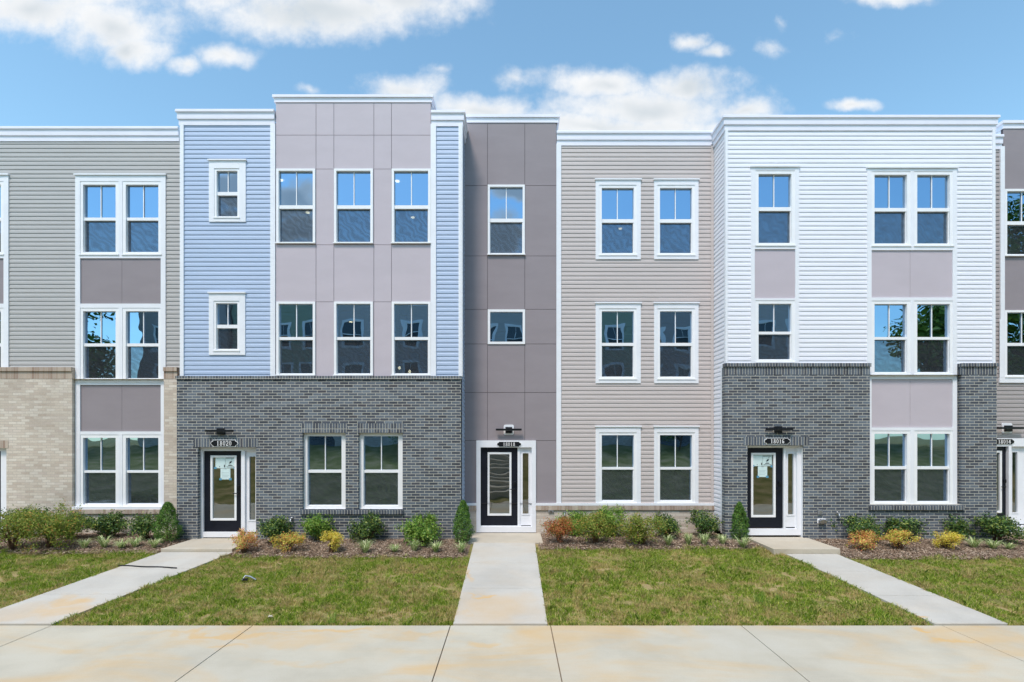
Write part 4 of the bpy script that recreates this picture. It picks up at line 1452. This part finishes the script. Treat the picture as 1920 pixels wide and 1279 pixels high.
# ------------------------------------------------------------------ planting beds, mulch, lawns
lawns = [  # (left edge fn, right edge fn, back Y)
    (lambda Y: -13.05, lambda Y: E20(Y)[0] - .01, lambda X: 11.10 + .05 * math.sin(X * 2.1) + (.0 if X > -9 else .1)),
    (lambda Y: E20(Y)[1] + .01, lambda Y: -.90, lambda X: 10.80 + .05 * math.sin(X * 1.7) - .02 * X * 0),
    (lambda Y: .55, lambda Y: E16(Y)[0] - .01, lambda X: 11.40 + .05 * math.sin(X * 1.9)),
    (lambda Y: E16(Y)[1] + .01, lambda Y: 12.7, lambda X: 10.72 + .04 * math.sin(X * 2.3)),
]


def in_any_lawn(X, Y):
    for l, r, b in lawns:
        if l(Y) < X < r(Y) and 7.64 < Y < b(X): return True
    return False


def grass(n, x0, x1, y0, y1, l, r, b, seed, name, label):
    rg = np.random.default_rng(seed)
    X = rg.uniform(x0, x1, n); Y = rg.uniform(y0, y1, n)
    keep = np.zeros(n, bool)
    dens = np.zeros(n)
    for i in range(n):
        xx, yy = X[i], Y[i]
        if l(yy) - .03 + .05 * noise.noise((yy * 6, seed, 1.)) < xx < r(yy) + .03 + .05 * noise.noise((yy * 6, seed, 5.)) and 7.655 + .05 * noise.noise((xx * 5, seed, 9.)) < yy < b(xx) + .03 + .05 * noise.noise((xx * 4, seed, 2.)):
            nz = .7 * noise.noise((xx * 1.3, yy * 1.8, seed)) + .9 * noise.noise((xx * 6, yy * 7, 3.0))
            dens[i] = nz
            keep[i] = (rg.random() < .82 + nz * 1.3)
    X, Y, dens = X[keep], Y[keep], dens[keep]
    n = len(X)
    Z = np.where(Y >= 11.8, .36, .36 * (Y - 7.65) / 4.15) - .028
    h = rg.uniform(.028, .068, n) * (1 + .65 * dens)
    tall = (rg.random(n) < .02) | ((dens > .42) & (rg.random(n) < .25))
    h[tall] *= 1.6
    w = rg.uniform(.0028, .0052, n)
    a = rg.uniform(0, 2 * np.pi, n)
    lean = rg.uniform(.1, .95, n) * h
    la = rg.uniform(0, 2 * np.pi, n)
    dx, dy = np.cos(a) * w, np.sin(a) * w
    V = np.empty((n, 5, 3))
    V[:, 0] = np.stack([X - dx, Y - dy, Z], 1)
    V[:, 1] = np.stack([X + dx, Y + dy, Z], 1)
    mx_, my_ = X + np.cos(la) * lean * .35, Y + np.sin(la) * lean * .35
    V[:, 2] = np.stack([mx_ + dx * .8, my_ + dy * .8, Z + h * .62], 1)
    V[:, 3] = np.stack([X + np.cos(la) * lean, Y + np.sin(la) * lean, Z + h], 1)
    V[:, 4] = np.stack([mx_ - dx * .8, my_ - dy * .8, Z + h * .62], 1)
    F = np.arange(n * 5).reshape(n, 5)
    o = np_mesh(name, V.reshape(-1, 3), F, 'grass')
    tag(o, label, None, None, 'stuff')
    return o


GL = ['short patchy lawn left of the slanting left walk', 'patchy lawn between the slanting left walk and the middle walk',
      'patchy lawn with dry tan areas between the middle and right walks', 'green lawn right of the slanting right walk']
for i, (l, r, b) in enumerate(lawns):
    x0 = min(l(7.65), l(11)); x1 = max(r(7.65), r(11))
    area = (x1 - x0) * 3.8
    grass(int(area * 8500), x0 - .02, x1 + .02, 7.63, 11.6, l, r, b, 20 + i, 'grass', GL[i])

# mulch beds
beds = [(-13.0, -7.66, 11.05, 12.92), (-6.05, -1.03, 10.75, 12.19), (-1.3, -.95, 11.4, 12.99), (.72, 5.62, 11.35, 12.99), (7.05, 12.5, 10.68, 12.19), (-6.2, -5.9, 10.75, 12.0), (7.0, 7.1, 10.68, 12.19)]
mb = MB()
for (a, b, c, d) in [(-13.0, -7.64, 11.05, 12.92), (-6.35, -.95, 10.75, 12.92), (.60, 5.60, 11.35, 12.99), (7.06, 12.54, 10.68, 12.98)]:
    nx, ny = 30, 10
    base = len(mb.v)
    for j in range(ny + 1):
        for i in range(nx + 1):
            X = a + (b - a) * i / nx; Y = c + (d - c) * j / ny
            e = min(i, nx - i, j) / 2.0
            z = G(Y) - .02 + .035 * min(1, e) + .012 * noise.noise((X * 2, Y * 2, 0))
            mb.v.append((X, Y, z))
    for j in range(ny):
        for i in range(nx):
            q = base + j * (nx + 1) + i
            mb.f.append((q, q + 1, q + nx + 2, q + nx + 1))
o = mb.build('planting_bed', 'bed_soil', smooth=True)
o['kind'] = 'structure'


def mulch(a, b, c, d, seed, label, n_per=3000):
    rg = np.random.default_rng(seed)
    n = int((b - a) * (d - c) * n_per)
    X = rg.uniform(a, b, n); Y = rg.uniform(c, d, n)
    ok = np.ones(n, bool)
    for (fl, fr) in ((E20(0), None),):
        w0 = -8.30 + .20 * (Y - 7.65); w1 = -6.88 + .24 * (Y - 7.65)
        ok &= ~((X > w0 - .02) & (X < w1 + .02) & (Y < 11.3))
        ok &= ~((X > 6.33 - .135 * (Y - 7.65) - .02) & (X < 7.43 - .14 * (Y - 7.65) + .02) & (Y < 11.1))
        ok &= ~((X > -7.66) & (X < -6.05) & (Y > 10.9))
        ok &= ~((X > -1.05) & (X < .75) & (Y > 11.75))
        ok &= ~((X > 5.6) & (X < 7.08) & (Y > 10.95))
    X, Y = X[ok], Y[ok]
    n = len(X)
    Z = np.where(Y >= 11.8, .36, .36 * (Y - 7.65) / 4.15) + rg.uniform(.002, .032, n)
    L = rg.uniform(.008, .030, n); W = rg.uniform(.003, .009, n)
    an = rg.uniform(0, 2 * np.pi, n)
    tl = rg.uniform(-.6, .6, n); tw = rg.uniform(-.7, .7, n)
    ux = np.stack([np.cos(an) * np.cos(tl), np.sin(an) * np.cos(tl), np.sin(tl)], 1) * L[:, None]
    vx = np.stack([-np.sin(an) * np.cos(tw), np.cos(an) * np.cos(tw), np.sin(tw)], 1) * W[:, None]
    P = np.stack([X, Y, Z], 1)
    V = np.stack([P - ux - vx, P + ux - vx * .6, P + ux + vx, P - ux + vx * .7], 1)
    o = np_mesh('mulch', V.reshape(-1, 3), np.arange(n * 4).reshape(n, 4), 'mulch')
    tag(o, label, None, None, 'stuff')


mulch(-12.9, -7.62, 10.98, 12.9, 41, 'brown bark mulch in the bed before the tan brick wall')
mulch(-6.4, -1.0, 10.72, 12.2, 42, 'brown bark mulch in the bed before the slate wall of 18020')
mulch(.62, 5.62, 11.30, 12.98, 43, 'brown bark mulch in the bed right of the middle door')
mulch(7.04, 12.5, 10.62, 12.2, 44, 'brown bark mulch in the bed before the slate wall of 18016')


# ------------------------------------------------------------------ plants
def leaves_mesh(C, N, size, rg, mat, name, root, aspect=.5, cup=.25, jit=.9):
    """C centres, N preferred normals; each leaf a folded rhombus of two triangles sharing an edge"""
    n = len(C)
    N = N + rg.normal(0, jit, (n, 3))
    N /= np.linalg.norm(N, axis=1)[:, None] + 1e-9
    T = rg.normal(0, 1, (n, 3))
    T -= (T * N).sum(1)[:, None] * N
    T /= np.linalg.norm(T, axis=1)[:, None] + 1e-9
    B = np.cross(N, T)
    s = size * rg.uniform(.65, 1.3, n)[:, None]
    V = np.stack([C - T * s, C - B * s * aspect + N * s * cup, C + T * s, C + B * s * aspect + N * s * cup], 1)
    F = np.empty((n, 2, 3), int)
    base = np.arange(n)[:, None] * 4
    F[:, 0] = base + np.array([0, 1, 2])
    F[:, 1] = base + np.array([0, 2, 3])
    return np_mesh(name, V.reshape(-1, 3), F.reshape(-1, 3), mat, root)


def shrub(px, py, w_px, top_py, mat, label, cat, name, n_cl=70, per=26, leaf=.020, loose=.25, group=None, seed=0, spread=.05, upright=.2, dome=1.0, stems=7, Yfix=None):
    x, y, z = ground_pt(px, py)
    if Yfix: y = Yfix; x = PX(px, y); z = G(y)
    h = (py - top_py) / 960 * y
    r = w_px / 2 / 960 * y * 1.16
    rg = np.random.default_rng(seed)
    root = empty(name, (x, y, z), label, cat, group)
    rr = random.Random(seed)
    # irregular crown: a few unequal lobes
    lobes = []
    for k in range(6):
        a = rr.uniform(0, 2 * math.pi)
        q = rr.uniform(.2, .72)
        lobes.append((q * r * math.cos(a), q * r * math.sin(a), h * rr.uniform(.34, .74), r * rr.uniform(.42, .66), h * rr.uniform(.26, .40)))
    lobes.append((0, 0, h * .55, r * .8, h * .42))
    cl = []
    n_cl = int(n_cl * 1.9)
    leaf *= 1.2
    for k in range(n_cl):
        lx, ly, lz, lr, lh = lobes[rr.randrange(len(lobes))]
        a = rr.uniform(0, 2 * math.pi)
        ph = math.asin(rr.uniform(-.75, 1))
        q = rr.uniform(.55, 1.0) if rr.random() < .8 else rr.uniform(.9, 1 + loose)
        cx = lx + lr * q * math.cos(ph) * math.cos(a)
        cy = ly + lr * q * math.cos(ph) * math.sin(a)
        cz = lz + lh * q * math.sin(ph)
        cz = min(max(cz, .06), h * (1.03 if rr.random() > .1 else 1.12))
        cl.append((cx, cy, cz))
    for k in range(int(7 + loose * 14)):
        a = rr.uniform(0, 2 * math.pi)
        q = r * rr.uniform(.3, 1.15)
        for f in (.84, .97, 1.08):
            cl.append((q * f * math.cos(a), q * f * math.sin(a), h * f * rr.uniform(.93, 1.0) * (1 - .35 * (q / r - .3))))
    cl = np.array(cl)
    C = np.repeat(cl, per, axis=0) + rg.normal(0, spread, (len(cl) * per, 3)) * np.array([1, 1, .9])
    C[:, 2] = np.maximum(C[:, 2], .02)
    N = C - np.array([0, 0, h * .3])
    N /= np.linalg.norm(N, axis=1)[:, None] + 1e-9
    N[:, 2] += upright
    leaves_mesh(C + np.array([x, y, z]), N, leaf, rg, mat, 'foliage', root)
    mb = MB()
    base_p = [(rr.uniform(-.05, .05), rr.uniform(-.05, .05)) for _ in range(stems)]
    for k in range(min(len(cl), stems * 4)):
        tx, ty, tz = cl[k]
        bx, by = base_p[k % stems]
        p0 = Vector((x + bx, y + by, z - .02)); p2 = Vector((x + tx, y + ty, z + tz))
        p1 = p0.lerp(p2, .5) + Vector((rr.uniform(-.03, .03) - tx * .15, rr.uniform(-.03, .03) - ty * .15, .04))
        mb.tube([p0, p1, p2], [.008, .006, .002], 5, cap=False)
    mb.build('stem', 'twig', root)
    return root


def conifer(px, py, w_px, top_py, label, seed):
    x, y, z = ground_pt(px, py)
    h = (py - top_py) / 960 * y
    r = w_px / 2 / 960 * y
    rg = np.random.default_rng(seed)
    root = empty('conical_evergreen', (x, y, z), label, 'evergreen shrub', 'conical evergreens beside the doors')
    n = 8500
    t_ = rg.random(n) ** .8
    prof = np.where(t_ < .22, .72 + .28 * t_ / .22, ((1 - t_) / .78) ** .55)
    a = rg.uniform(0, 2 * np.pi, n)
    bump = 1 + .13 * np.sin(a * 3 + t_ * 9 + seed) + .10 * np.sin(a * 7 - t_ * 16) + .08 * np.sin(t_ * 40 + a * 2)
    rad = r * prof * bump * rg.uniform(.72, 1.06, n) + .012
    C = np.stack([x + rad * np.cos(a), y + rad * np.sin(a), z + .04 + t_ * (h - .04) + rg.normal(0, .01, n)], 1)
    N = np.stack([np.cos(a), np.sin(a), np.full(n, .6)], 1)
    leaves_mesh(C, N, .017, rg, 'leaf_cone', 'foliage', root, aspect=.35, jit=.8)
    mb = MB()
    mb.tube([(x, y, z - .02), (x, y, z + h * .5), (x, y, z + h * .93)], [.02, .012, .003], 7)
    # branch whorls fill the heart of the plant
    rr = random.Random(seed)
    for k in range(60):
        tt = rr.uniform(.03, .9); aa = rr.uniform(0, 6.28)
        pr = (.8 if tt < .22 else ((1 - tt) / .78) ** .72) * r * .9
        mb.tube([(x, y, z + tt * h * .9), (x + pr * math.cos(aa), y + pr * math.sin(aa), z + tt * h + .04)], [.006, .002], 4, cap=False)
    mb.build('stem', 'twig', root)


def liriope(px, py, w_px, h_px, label, seed):
    x, y, z = ground_pt(px, py)
    z += .01
    r = w_px / 2 / 960 * y
    h = h_px / 960 * y * 1.35
    rr = random.Random(seed)
    V, F = [], []
    for k in range(95):
        a = rr.uniform(0, 6.283)
        L = rr.uniform(.65, 1.3)
        wd = rr.uniform(.005, .009)
        up = rr.uniform(.55, 1.15)
        px_, py_ = -math.sin(a) * wd, math.cos(a) * wd
        b = len(V)
        ox, oy = rr.uniform(-.03, .03), rr.uniform(-.03, .03)
        S = 5
        for s in range(S + 1):
            f = s / S
            rad = r * L * (f ** .9)
            zz = h * up * (1 - (2 * f * .62 - 1) ** 2) * 1.0 if up < .9 else h * up * math.sin(min(1.9, f * 1.9)) 
            ww = 1 - .75 * f
            V.append((x + ox + math.cos(a) * rad - px_ * ww, y + oy + math.sin(a) * rad - py_ * ww, z + max(0, zz)))
            V.append((x + ox + math.cos(a) * rad + px_ * ww, y + oy + math.sin(a) * rad + py_ * ww, z + max(0, zz)))
        for s in range(S):
            F.append((b + 2 * s, b + 2 * s + 1, b + 2 * s + 3, b + 2 * s + 2))
    o = np_mesh('grass_tuft', np.array(V), np.array(F), 'leaf_liriope')
    tag(o, label, 'grass tuft', 'striped grass tufts along the beds')


GS = 'green shrubs in the beds'
GN = 'small orange and yellow shrubs'
shrub(22, 1032, 92, 962, 'leaf_olive', 'wide yellow-green shrub cut off by the left edge', 'shrub', 'leafy_shrub', 95, 28, .017, group=GS, seed=1, spread=.055)
shrub(92, 1028, 92, 950, 'leaf_olive', 'tall loose yellow-green shrub with sprigs sticking up before the tan brick', 'shrub', 'leafy_shrub', 110, 28, .017, .4, GS, 2, .055)
shrub(40, 1008, 80, 958, 'leaf_dark', 'dark green shrub behind the leftmost yellow-green ones', 'shrub', 'leafy_shrub', 60, 26, .020, group=GS, seed=3)
shrub(130, 1012, 46, 966, 'leaf_dark', 'dark shrub with one side sprig, right of the tall yellow-green shrub', 'shrub', 'leafy_shrub', 55, 24, .020, .4, GS, 4)
shrub(208, 1008, 58, 966, 'leaf_dark', 'round dark glossy shrub under the left paired windows', 'shrub', 'leafy_shrub', 70, 26, .022, group=GS, seed=5)
shrub(274, 1012, 54, 968, 'leaf_dark', 'loose dark shrub touching the left conical evergreen', 'shrub', 'leafy_shrub', 55, 22, .020, .4, GS, 6)
conifer(314, 1017, 42, 942, 'conical evergreen at the corner of tan and slate brick, left of door 18020', 11)
shrub(511, 1021, 58, 976, 'leaf_dark', 'dark green shrub between the orange shrubs by door 18020', 'shrub', 'leafy_shrub', 70, 26, .022, group=GS, seed=7)
shrub(602, 1014, 52, 968, 'leaf_mid', 'flat-topped green shrub under the left ground window of 18020', 'shrub', 'leafy_shrub', 65, 26, .021, group=GS, seed=8)
shrub(691, 1016, 52, 967, 'leaf_dark', 'dark green shrub below the right ground window of 18020', 'shrub', 'leafy_shrub', 60, 24, .021, group=GS, seed=9)
shrub(792, 1020, 62, 970, 'leaf_mid', 'bright green shrub with spreading flat top left of the tall cone', 'shrub', 'leafy_shrub', 75, 26, .021, group=GS, seed=10)
conifer(868, 1018, 35, 939, 'slim tall conical evergreen left of the middle door', 12)
shrub(459, 1037, 40, 996, 'leaf_orange', 'pink-orange small shrub beside the walk to door 18020', 'shrub', 'nandina_shrub', 26, 34, .013, .15, GN, 13, .032)
shrub(543, 1036, 46, 1000, 'leaf_mixed', 'orange and yellow small shrub second from the 18020 walk', 'shrub', 'nandina_shrub', 28, 34, .013, .15, GN, 14, .032)
shrub(621, 1036, 33, 999, 'leaf_yellow', 'bright yellow small upright shrub under the 18020 windows', 'shrub', 'nandina_shrub', 22, 34, .013, .15, GN, 15, .032)
shrub(1048, 1019, 46, 972, 'leaf_rust', 'browned rusty shrub right of the middle door', 'shrub', 'leafy_shrub', 70, 24, .015, .3, GS, 16)
shrub(1078, 1004, 44, 964, 'leaf_mid', 'green shrub peeking out behind the browned one', 'shrub', 'leafy_shrub', 50, 24, .020, .3, GS, 17)
shrub(1116, 1020, 66, 966, 'leaf_olive', 'broad yellow-green shrub right of the browned shrub', 'shrub', 'leafy_shrub', 90, 28, .016, .2, GS, 18, .055)
shrub(1146, 1006, 52, 952, 'leaf_mid', 'taller green shrub standing behind the two yellow-green ones', 'shrub', 'leafy_shrub', 60, 24, .020, .35, GS, 19)
shrub(1204, 1021, 74, 967, 'leaf_olive', 'broad yellow-green shrub below the right beige-wall window', 'shrub', 'leafy_shrub', 95, 28, .016, .2, GS, 20, .055)
shrub(1246, 1010, 44, 965, 'leaf_dark', 'dark shrub behind the right-hand yellow-green shrub on tan brick', 'shrub', 'leafy_shrub', 50, 24, .020, .35, GS, 21)
shrub(1314, 1008, 50, 960, 'leaf_dark', 'dark upright shrub standing alone beside the white side wall', 'shrub', 'leafy_shrub', 58, 24, .020, .3, GS, 22)
conifer(1386, 1012, 33, 942, 'conical evergreen between the white side wall and the raised stoop', 23)
shrub(1607, 1012, 74, 970, 'leaf_dark', 'wide dark shrub left of the tall white bay', 'shrub', 'leafy_shrub', 80, 24, .022, .3, GS, 24)
shrub(1698, 1014, 60, 971, 'leaf_dark', 'dark shrub under the 18016 paired windows behind a yellow-orange shrub', 'shrub', 'leafy_shrub', 65, 24, .022, .3, GS, 25)
shrub(1779, 1008, 54, 966, 'leaf_dark', 'dark shrub behind the yellow shrub at the right end of the bay', 'shrub', 'leafy_shrub', 65, 24, .022, .3, GS, 26)
shrub(1868, 1017, 60, 971, 'leaf_dark', 'dark shrub at the right brick corner by stoop 18014', 'shrub', 'leafy_shrub', 70, 24, .022, .3, GS, 27)
shrub(1620, 1033, 44, 1000, 'leaf_orange', 'orange small round shrub nearest the 18016 stoop', 'shrub', 'nandina_shrub', 27, 34, .013, .15, GN, 28, .032)
shrub(1688, 1031, 42, 996, 'leaf_mixed', 'yellow-orange small shrub in the middle of three before 18016', 'shrub', 'nandina_shrub', 27, 34, .013, .15, GN, 29, .032)
shrub(1773, 1029, 40, 999, 'leaf_yellow', 'golden yellow small shrub, last of three before 18016', 'shrub', 'nandina_shrub', 26, 34, .013, .15, GN, 30, .032)
TU = [(158, 1029, 26, 12, 'striped tuft left of the row under the left paired windows'), (196, 1028, 34, 15, 'largest striped tuft, below the round dark shrub at the left'),
      (228, 1029, 34, 11, 'low striped tuft between the round dark shrub and the loose one'), (254, 1027, 30, 13, 'striped tuft below the loose dark shrub'),
      (289, 1028, 28, 11, 'striped tuft next to the left conical evergreen and walk'), (685, 1037, 36, 16, 'spreading striped tuft below the right ground window of 18020'),
      (740, 1036, 28, 9, 'smallest low striped tuft between two bigger ones before slate brick'), (777, 1034, 26, 14, 'striped tuft left of the bright green flat-topped shrub base'),
      (817, 1036, 30, 13, 'striped tuft right of the bright green flat-topped shrub base'), (865, 1037, 30, 14, 'striped tuft in front of the slim conical evergreen'),
      (1253, 1024, 26, 14, 'striped tuft right of the broad yellow-green shrubs on the tan brick side'), (1291, 1022, 24, 15, 'pale striped tuft left of the lone upright shrub'),
      (1320, 1022, 26, 14, 'striped tuft in front of the lone upright shrub'), (1355, 1021, 30, 12, 'striped tuft left of the 18016 conical evergreen'),
      (1393, 1028, 36, 14, 'striped tuft at the left corner of the raised stoop'), (1826, 1028, 36, 13, 'left striped tuft near the right brick corner'),
      (1862, 1030, 34, 12, 'middle striped tuft below the right corner shrub'), (1892, 1031, 24, 8, 'small striped tuft at the right end of the bed')]
for i, (px, py, w, h, lb) in enumerate(TU):
    liriope(px, py, w, h, lb, 60 + i)

# weeds in the lawn
for i, (px, py, h_, lb) in enumerate([(620, 1168, 22, 'clump of long weed grass at the pavement edge of the left-middle lawn'), (1421, 1128, 26, 'long weed grass in the right-middle lawn'),
                                      (1460, 1124, 18, 'shorter weed grass right of the long clump in the right-middle lawn')]):
    x, y, z = ground_pt(px, py)
    rr = random.Random(i)
    V, F = [], []
    for k in range(26):
        a = rr.uniform(0, 6.28); L = h_ / 960 * y * rr.uniform(.6, 1.1); wd = .004
        b = len(V); ox, oy = rr.uniform(-.07, .07), rr.uniform(-.05, .05)
        for s in range(4):
            f = s / 3
            V.append((x + ox + math.cos(a) * L * .45 * f ** 1.5 - wd * (1 - .8 * f), y + oy + math.sin(a) * L * .4 * f ** 1.5, z + L * f * (1 - .25 * f)))
            V.append((x + ox + math.cos(a) * L * .45 * f ** 1.5 + wd * (1 - .8 * f), y + oy + math.sin(a) * L * .4 * f ** 1.5, z + L * f * (1 - .25 * f)))
        for s in range(3): F.append((b + 2 * s, b + 2 * s + 1, b + 2 * s + 3, b + 2 * s + 2))
    tag(np_mesh('weed_clump', np.array(V), np.array(F), 'leaf_mid'), lb, 'weed')

# black hose end across the left walk, and the scrap in the grass
p0, p1 = ground_pt(222, 1062.5), ground_pt(332, 1067)
pts = [(p0[0] + (p1[0] - p0[0]) * k / 12, p0[1] + (p1[1] - p0[1]) * k / 12 + .015 * math.sin(k * .9), p0[2] + (p1[2] - p0[2]) * k / 12 + .024) for k in range(13)]
tag(MB().tube(pts, .013, 8).build('hose', 'rubber', smooth=True), 'black hose lying across the walk to door 18020', 'hose')
x, y, z = ground_pt(466, 1090)
root = empty('broken_scrap', (x, y, z), 'broken grey bent frame lying in the left-middle lawn', 'scrap')  # broken piece of scrap, not part of any lamp
MB().tube([(x - .12, y, z + .02), (x - .08, y + .05, z + .09), (x + .02, y + .04, z + .075), (x + .14, y, z + .03)], [.012, .016, .016, .01], 6).build('frame', 'steel', root)
MB().box(x - .10, x - .01, y - .03, y - .005, z + .015, z + .06).build('plate', 'rubber', root, bevel=.004)
for i, (px, py, s, lb) in enumerate([(507, 1160, .035, 'small pale stone at the front edge of the left-middle lawn')]):
    x, y, z = ground_pt(px, py)
    m_ = MB()
    m_.tube([(x - s, y, z + .03), (x - s * .5, y, z + .035), (x + s * .5, y, z + .035), (x + s, y, z + .03)], [s * .2, s * .55, s * .5, s * .15], 7)
    tag(m_.build('stone', 'stoop', smooth=True), lb, 'stone')

# ------------------------------------------------------------------ across the lawn, behind the camera (seen mirrored in the panes)


def opposite(x0, x1, Y, side, zg, ztop, mat, label, win_rows, cols, bm):
    """built facing -Y about its own base point, then turned to face the row"""
    H = House.__new__(House)
    H.root = empty('townhouse', ((x0 + x1) / 2, Y, zg), label, 'townhouse', 'townhouses across the lawn')
    H.holes = []
    for (cx, w) in cols:
        for (z0, z1) in win_rows:
            zm = (z0 + z1) / 2
            H.window(cx - w / 2, cx + w / 2, z1, zm + .03, zm - .03, z0, Y, fr=.06, top=.06, bot=.06, metres=True, glass='dark_glass')
            mb = MB()
            d = .04
            a, b, c, e = cx - w / 2 - .06, cx + w / 2 + .06, z0 - .06, z1 + .06
            mb.box(a - .12, a, Y - d, Y, c - .1, e + .12); mb.box(b, b + .12, Y - d, Y, c - .1, e + .12)
            mb.box(a, b, Y - d, Y, e, e + .12); mb.box(a, b, Y - d, Y, c - .1, c)
            H.part(mb, 'window_trim', 'white_trim')
    zb = zg + 3.2
    H.part(siding(MB(), x0, x1, zb, ztop, Y, H.holes, pitch=.13), 'siding_wall', mat)
    H.part(flat_wall(MB(), x0, x1, zg - .3, zb, Y - .08, [(h[0], h[1], h[2], h[3]) for h in H.holes if h[2] < zb], .12), 'brick_wall', bm)
    H.part(sweep(MB(), [(x0, Y), (x1, Y)], cornice_profile(ztop - .05, ztop + .35)), 'cornice', 'cap_metal')
    H.shell(x0, x1, Y + .03, ztop + .3, 9.0, mat)
    H.root.rotation_euler = (0, 0, math.pi)
    H.root.location.y = side
    return H


wr = [(3.2, 4.9), (6.1, 7.8), (9.0, 10.6)]
OY = -10.0
OPP = [('taupe_siding', 'tan_brick', 'taupe townhouse at the far left of the row across the lawn'), ('sage_siding', 'slate_brick', 'sage green townhouse across the lawn, mirrored in the left paired windows'),
       ('beige_siding', 'tan_brick', 'beige townhouse with tan brick across the lawn, left of the steps'), ('grey_siding', 'slate_brick', 'grey townhouse across the lawn at the head of the steps'),
       ('sage_siding', 'tan_brick', 'sage green townhouse with tan brick across the lawn, right of the steps'), ('taupe_siding', 'slate_brick', 'taupe townhouse with slate brick across the lawn, mirrored in the tall bay'),
       ('beige_siding', 'slate_brick', 'beige townhouse at the far right of the row across the lawn')]
for k, (sm_, bm_, lb_) in enumerate(OPP):
    cx = (k - 3) * 7.0 - 1.8
    yk = OY - .5 * (k % 2)
    opposite(cx - 3.4, cx + 3.4, yk, yk, 2.3, 11.9 + .3 * (k % 2), sm_, lb_, wr, [(cx - 2.0, 1.0), (cx, 1.0), (cx + 2.0, 1.0)], bm_)

# steps up the bank
root = empty('staircase', (-.62, 1.8, .2), 'pale concrete steps climbing the bank, seen mirrored in the middle door', 'steps')
mb = MB()
nst = 12
for k in range(nst):
    y1 = 2.6 - k * .72
    mb.box(-1.6, .35, y1 - .72, y1 - .002, G(y1) - .25, .05 + G(y1 - .36) + .09)
mb.build('step', 'stoop', root)
rb = MB()
for xx in (-1.65, .40):
    rb.tube([(xx, 2.4, 1.15), (xx, -5.8, 3.0)], .025, 8)
    for k in range(6):
        yy = 2.3 - k * 1.6
        rb.tube([(xx, yy, G(yy) - .05), (xx, yy, 1.15 + (2.4 - yy) * .2256)], .02, 8)
rb.build('handrail', 'black_metal', root)


def tree(x, y, z, h, r, label, seed, n=9000):
    small = h < 4
    rg = np.random.default_rng(seed)
    rr = random.Random(seed)
    root = empty('bush' if small else 'tree', (x, y, z), label, 'bush' if small else 'tree', 'bushes added on the bank for darker reflections' if small else 'trees across the lawn')
    mb = MB()
    mb.tube([(x, y, z - .1), (x + .1, y, z + h * .3), (x, y + .1, z + h * .75)], [.05, .04, .02] if small else [.26, .19, .05], 9)
    lobes = []
    for k in range(16):
        a = rr.uniform(0, 6.28)
        hh = rr.uniform(.35, .95)
        q = r * (1 - abs(hh - .55) * 1.0) * rr.uniform(.3, .8)
        c = (x + q * math.cos(a), y + q * math.sin(a), z + h * hh)
        lobes.append((*c, r * rr.uniform(.28, .45)))
        mb.tube([(x, y, z + h * hh * .55), (c[0], c[1], c[2])], [.02, .01] if small else [.08, .02], 6)
    mb.build('stem' if small else 'trunk', 'bark', root)
    L = np.array(lobes)
    idx = rg.integers(0, len(L), n)
    D = rg.normal(0, 1, (n, 3)); D /= np.linalg.norm(D, axis=1)[:, None]
    C = L[idx, :3] + D * L[idx, 3][:, None] * rg.uniform(.5, 1.05, n)[:, None]
    leaves_mesh(C, D, .06 if small else .17, rg, 'leaf_tree', 'foliage' if small else 'crown', root, aspect=.6)


tree(-30.2, -8.0, 2.3, 11.0, 5.4, 'broad tree left of the houses across the lawn, mirrored in the leftmost windows', 71)
tree(-34, -10, 2.3, 14, 5.0, 'far left tall tree across the lawn', 76)
tree(27.0, -6.5, 2.3, 9.5, 3.6, 'lowest tree right of the houses across the lawn', 73)
tree(30.5, -10, 2.3, 13.5, 4.2, 'mid-height tree across the lawn, mirrored in the tall white bay', 72)
tree(35.5, -8, 2.3, 18.5, 5.6, 'tallest tree across the lawn, mirrored at the right edge', 74)
tree(42, -12, 2.3, 15, 5.2, 'far right tree across the lawn', 75)

for k, (xx, yy, hh, rr_, lb) in enumerate([(-19, -5.6, 2.6, 1.5, 'leftmost bush added on the bank to darken the reflections'), (-13.5, -6.2, 2.2, 1.3, 'bush added to darken reflections, left of the sage house across the lawn'),
                                           (-6.2, -5.4, 2.4, 1.5, 'bush added to darken reflections, left of the concrete steps'), (4.2, -5.8, 2.4, 1.5, 'bush added to darken reflections, right of the concrete steps'),
                                           (10.5, -6.0, 2.6, 1.6, 'bush added to darken reflections, right half of the lawn opposite'), (18.5, -5.6, 2.8, 1.8, 'rightmost bush added on the bank to darken the reflections')]):
    o = tree(xx, yy, G(yy), hh, rr_, lb, 90 + k, 2200)  # bushes added to darken what the ground-floor panes mirror
